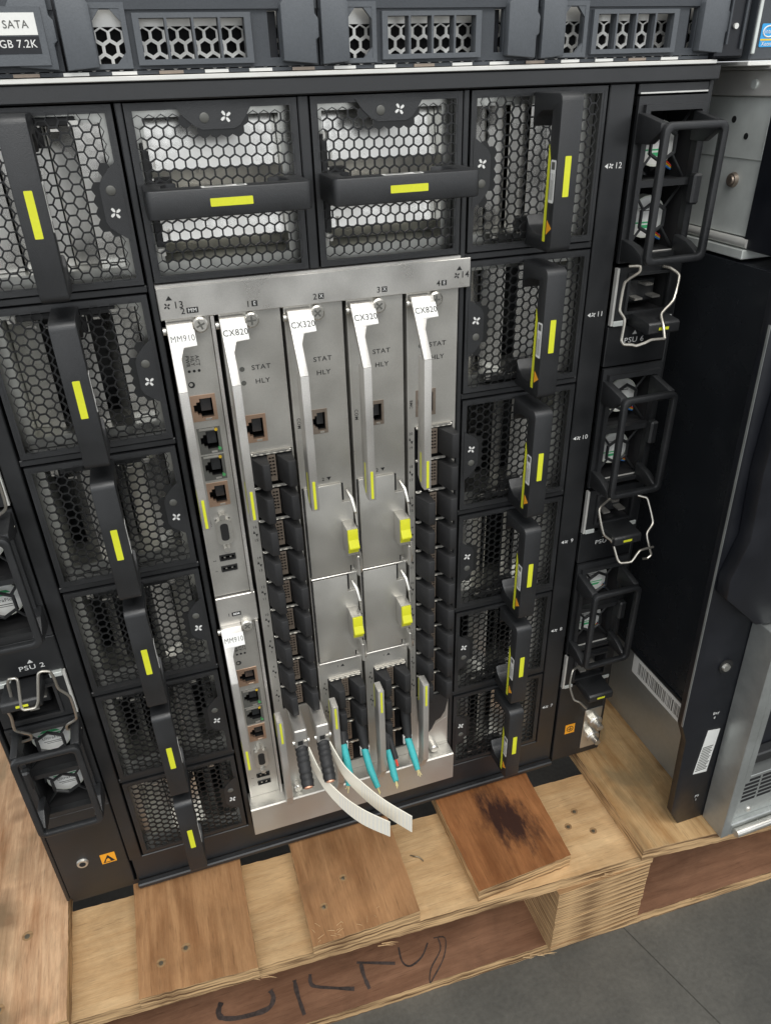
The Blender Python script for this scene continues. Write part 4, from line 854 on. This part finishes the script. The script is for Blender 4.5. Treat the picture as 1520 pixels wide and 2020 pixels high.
# ------------------------------------------------------------------ storage server lying on top of the chassis
sv = thing('storage_server', 'dark grey storage server lying on top of the black chassis', 'server', (160, 0, 5.6))
so = lambda mb, n, m_, **k: mb.obj(n, m_, sv, (-160, 0, -5.6), **k)
so(MB().box(-140, 377.8, 12, 420, 8.2, 92), 'body', 'bezel')
so(MB().box(-140, 377.8, -4.5, 420, 5.7, 7.6, 0.3), 'bottom_tray', 'zincb')
so(MB().box(-140, 374, -1.5, 11.5, 8.0, 9.4), 'bay_rail', 'carrier')
for k in range(26): so(MB().box(-130 + 19 * k, -120 + 19 * k, -2.4, -1.6, 8.0, 9.2), 'rail_tab', 'zincb' if k % 3 else 'bronze')
ear = so(MB().box(374.5, 392, -6, 4, 8.0, 92, 1.0), 'rack_ear', 'bezel')
MB().cyl((383.5, -6.2, 21.8), (383.5, -7.4, 21.8), 1.3).obj('ear_screw', 'zincb', ear, (0, 0, 0), smooth=True)
MB().box(388, 389.2, -7.2, -6.1, 12, 92).box(379, 380, -7.2, -6.1, 14, 92).obj('ear_ridge', 'carrier', ear)
def carrier(X, label, lab):
    t = thing('drive_carrier', label, 'drive carrier', (X, 0, 10.0), 0, 'drive carriers in the storage server')
    # local: x 0..105, z 0..26
    Wd, Hh = 105.4, 26.0
    win = [(31.0 + 10.9 * k, 40.9 + 10.9 * k, 3.2, 17.6) for k in range(4)]
    MB().plate(0, Wd, -0.2, Hh, -1.0, 2.0, win + [(13.0, 24.0, 2.0, 21.0), (84.0, 88.5, 3.0, 20.0)]).obj('front', 'carrier', t)
    sr = MB().prism([(29.0, 1.0), (75.5, 1.0), (76.8, 2.4), (76.8, 18.2), (75.5, 19.6), (29.0, 19.6), (28.2, 18.2), (28.2, 2.4)], -1.0, -0.9)
    MB().plate(28.4, 76.4, 1.2, 19.4, -3.6, -1.0, [(a - 0.8, b + 0.8, c - 0.6, d + 0.6) if False else (a, b, c, d) for a, b, c, d in win]).obj('grille_frame', 'carrier2', t)
    MB().plate(10.5, 26.0, 0.2, 23.0, -2.6, -1.0, [(13.0, 24.0, 2.0, 21.0)]).obj('window_frame', 'carrier2', t)
    MB().prism([(13.0, 21.0), (13.0, 17), (16.5, 21.0)], -2.4, -0.5).prism([(24, 21), (20.0, 21), (24, 16.5)], -2.4, -0.5).prism([(24, 2), (24, 6), (20, 2)], -2.4, -0.5).obj('window_corner', 'carrier2', t)
    cs, R_ = hexcells(4, 100, 0.5, 14.2, 5.6)
    hexgrille(cs, R_, 1.3, 7.0, 8.0).obj('metal_mesh', 'zincb', t)
    MB().tray(2, 103, 0, 25, 8.4, 11.6).obj('mesh_backing', 'void', t)
    MB().box(2, 103, 6.8, 8.2, 15.2, 25).obj('mesh_border', 'zincb', t)
    MB().prism([(0.4, -0.1), (12.6, 0.8), (12.6, 22.5), (10.0, 25.9), (0.4, 25.9)], -5.4, -1.1).obj('hinge_plate', 'carrier2', t, bevel=0.5)
    MB().prism([(89.0, 1.5), (103.6, 0.2), (103.6, 9.0), (105.0, 10.0), (105.0, 17.0), (103.6, 18.5), (103.6, 25.9), (92.0, 25.9), (89.0, 22)], -6.2, -1.1).obj('release_latch', 'carrier2', t, bevel=0.5)
    MB().box(84.2, 88.3, 3.5, 6, 3, 20).obj('latch_spring', 'bezel', t)
    MB().box(0, 105.4, -2.2, -1.05, 20.6, 26).obj('upper_ledge', 'carrier', t)
    if lab:
        p_ = MB().prism([(66, 2), (101, 2), (101, 21.5), (66, 21.5)], -7.0, -3.7).obj('label_holder', 'carrier2', t)
        q_ = MB().box(66.5, 98.5, -7.2, -7.02, 12.2, 19.5).obj('drive_label', 'white', p_); text(q_, 'SATA', 91, 15.6, -7.3, 2.6, 'led')
        MB().box(66.5, 98.5, -7.15, -7.02, 6.0, 11.8).obj('drive_label', 'bezel', p_); text(p_, '500GB 7.2K', 87.5, 9.2, -7.3, 2.6, 'print')
carrier(-44.4, 'dark drive carrier with a white SATA label at the left edge', True)
carrier(62.0, 'dark drive carrier with its four-cell grille above the left level fan handle', False)
carrier(168.2, 'dark drive carrier above the right level fan handle', False)
carrier(269.4 + 5.4, 'rightmost dark drive carrier, next to the blue-stickered panel', False)
# ------------------------------------------------------------------ neighbours on the right
PV = (425.0, 0.0, -513.0); LEAN = math.radians(-2.0)
en = thing('server_enclosure', 'tall glossy black enclosure with silver front standing at the right', 'server enclosure', PV, LEAN)
def E(x, y, z):        # world millimetres (unleaned) -> local coordinates of the leaning enclosure
    c_, s_ = math.cos(-LEAN), math.sin(-LEAN); X, Z = x - PV[0], z - PV[2]
    return (X * c_ + Z * s_, y, -X * s_ + Z * c_)
def ep_(poly, y): return [(E(x, y, z)[0], E(x, y, z)[2]) for x, z in poly]
MB().box(0, 180, -80, 260, 0.3, 418, 0.6).obj('inner_body', 'bezel', en)
MB().box(-1.2, -0.05, -79, 258, 84.2, 418, 0.2).obj('side_panel', 'gloss', en)
MB().box(-1.0, -0.05, -79, 258, 0.3, 83.6, 0.2).obj('lower_side', 'frontgrey', en)
MB().box(-2.6, -1.1, -79, 258, 83.7, 86.5, 0.4).obj('side_seam', 'blackmetal', en)
lbb = MB().box(-1.5, -1.05, -47, 23, 60.5 - 0, 82, 0).v
bl_ = MB().box(-1.35, -1.22 + 0.15, -48, 22, 61.5, 81.5).obj('barcode_label', 'white', en)
bc = MB(); y = 14.0
while y > -45:
    w_ = random.choice((0.5, 0.5, 0.9, 1.5)); bc.box(-1.45, -1.36, y - w_, y, 65.5, 78.0); y -= w_ + random.choice((0.5, 0.8, 1.3))
bc.obj('barcode', 'led', bl_)
earp = [(371.7, -108.3), (380.7, -397.0), (387.3, -413.8), (391.6, -496.2), (400.6, -512.2), (424.4, -512.2), (432, -316), (436, -90), (371.0, -90)]
eo = MB().prism(ep_(earp, 0), -86.0, -80.2).obj('rack_ear', 'bezel', en, bevel=0.4)
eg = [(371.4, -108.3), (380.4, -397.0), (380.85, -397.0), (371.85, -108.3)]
MB().prism(ep_(eg, 0), -86.3, -84.8).obj('edge_strip', 'frontgrey', eo)  # thin lighter strip along the ear's left edge
hp_ = [(384, -60), (381, -190), (385.0, -235), (377.6, -262), (378.5, -276), (408, -304), (440, -309), (440, -60)]
MB().prism(ep_(hp_, 0), -97.0, -86.4).obj('moulded_handle', 'bezel', en, bevel=1.2)
x_, _, z_ = E(404.2, 0, -346.6); sc_ = MB().cyl((x_, -86.1, z_), (x_, -87.4, z_), 5.4, 5.4, 20).obj('screw_recess', 'ink', eo, smooth=True); MB().cyl((x_ - 1, -87.5, z_ + 0.5), (x_ - 1, -89.2, z_ + 0.5), 3.2, 2.8, 14).obj('ear_screw', 'chrome', sc_, smooth=True)
x_, _, z_ = E(408.1, 0, -392.5); text(eo, 'Bay', x_, z_, -86.3, 2.6, 'print'); text(eo, '8', x_ - 0.6, z_ - 4.6, -86.3, 2.2, 'print')
x_, _, z_ = E(412.0, 0, -483.5); text(eo, 'PS', x_, z_, -86.3, 2.6, 'print'); text(eo, '1', x_, z_ - 4.4, -86.3, 2.4, 'print')
lp = [(402.1, -454.3), (415.0, -457.6), (416.2, -412.6), (408.5, -408.7)]
lb_ = MB().prism(ep_([(402.3, -455), (414.4, -456.2), (416.0, -411.0), (405.2, -409.6)], 0), -86.35, -86.05).obj('serial_label', 'white', eo)
lpm = MB()
for k in range(14):
    z = -428 - 1.9 * k; a = E(404.6 - k * 0.1, 0, z); b = E(413.8, 0, z); lpm.box(a[0], b[0] - (k % 3) * 0.8, -86.45, -86.37, a[2], a[2] + 0.9)
lpm.obj('label_print', 'led', lb_)
MB().box(-1.2, 6.0, -108.0, -86.2, 0.2, 205, 0.5).obj('front_post', 'frontgrey', en)
MB().box(6.1, 150, -108.0, -86.2, 0.2, 13, 0.8).obj('front_base', 'frontgrey', en)
MB().box(6.1, 11.5, -108.0, -86.2, 61, 205, 0.5).obj('bay_post', 'frontgrey', en)
MB().box(11.6, 150, -96, -86.3, 61.2, 205, 0.5).obj('drive_bay', 'bezel', en)
MB().box(12, 150, -104, -96.2, 74, 84, 1.0).obj('bay_handle', 'blackmetal', en)
pn = MB().box(6.1, 150, -104.0, -86.2, 13.2, 60.8, 0.4).obj('vent_panel', 'frontgrey', en)
for r_ in range(6):
    for c_i in range(3): MB().box(13 + c_i * 15, 26 + c_i * 15, -104.15, -104.02, 32 + r_ * 4.6, 34.8 + r_ * 4.6).obj('vent_slot', 'void', pn)
MB().cyl((23, -104, 20), (23, -105.2, 20), 2.4, 2.0, 14).obj('panel_screw', 'chrome', pn, smooth=True)
MB().cyl((8, -111.5, 7.0), (150, -111.5, 7.0), 3.4, 3.4, 16).obj('bumper_rod', 'chrome', en, smooth=True)

zs = thing('zinc_server', 'bare zinc-plated server with holes and a rivet on the black enclosure', 'server', (412, 40, -93.6))
zo = lambda mb, n, m_, **k: mb.obj(n, m_, zs, (-412, -40, 93.6), **k)
zw = zo(MB().box(414, 600, -12, 260, -82.0, -10.5, 0.4), 'side_wall', 'zinc')
zo(MB().box(409.5, 600, -16, 260, -93.4, -88.0, 0.5), 'base_flange', 'zinc')
zo(MB().tube([(412.5, -16, -84.8), (412.5, 260, -84.8)], 2.7, 14), 'lower_bead', 'zincb', smooth=True)
zo(MB().box(410.5, 600, -30, 260, -10.2, 2.0, 0.5), 'upper_flange', 'zincb')
zo(MB().box(407.5, 600, -34, 260, 2.3, 3.8, 0.3), 'cover_lip', 'zincb')
zo(MB().box(413.2, 413.9, -11, 60, -41.5, -10.8, 0.2), 'mounting_plate', 'zinc')
zo(MB().box(411.5, 600, -60, -12.3, -88.0, -12.0, 0.8), 'front_bezel', 'bezel')
for y, z, r_ in ((24, -52, 2.0), (4, -30, 1.7), (16, -22, 1.8)):
    MB().cyl((413.1, y, z), (412.9, y, z), r_, r_, 16).obj('hole', 'ink', zw, (-412 + 412, 0, 0))
rv = MB().cyl((414, 8, -53), (411.8, 8, -53), 4.2, 3.6, 18).cyl((411.8, 8, -53), (411.0, 8, -53), 2.8, 2.2, 18).obj('rivet', 'bronze', zw, smooth=True)
MB().cyl((410.4, 2, -4.5), (409.4, 2, -4.5), 2.6, 2.2, 16).obj('rivet', 'zinc', zw, smooth=True)

it = thing('stickered_server', 'dark grey server panel with a blue processor sticker at top right', 'server', (393, 0, 4.0))
io = lambda mb, n, m_, **k: mb.obj(n, m_, it, (-393, 0, -4.0), **k)
io(MB().box(394.5, 600, -8, 260, 6.5, 92, 0.8), 'front_panel', 'carrier')
io(MB().box(394.2, 396.0, -9.5, -8.1, 9.5, 92, 0.3), 'trim_strip', 'zinc')
io(MB().box(392.8, 600, -10, 255, 4.1, 6.3, 0.4), 'base_tray', 'zincb')
st = io(MB().prism(rounded(398.6, 414, 12.4, 22.6, 0.8, 4), -8.3, -8.05), 'processor_sticker', 'sticker')
MB().box(398.8, 414, -8.4, -8.32, 15.2, 16.0).obj('sticker_band', 'yellow', st)
MB().tube([(403.4 + 3.6 * math.cos(t * math.pi / 10), -8.4, 19.2 + 2.4 * math.sin(t * math.pi / 10)) for t in range(19)], 0.35, 5).obj('sticker_logo', 'white', st)
text(st, 'intel', 403.4, 19.2, -8.5, 2.0, 'print'); text(st, 'Xeon', 402.9, 13.8, -8.5, 1.9, 'print')
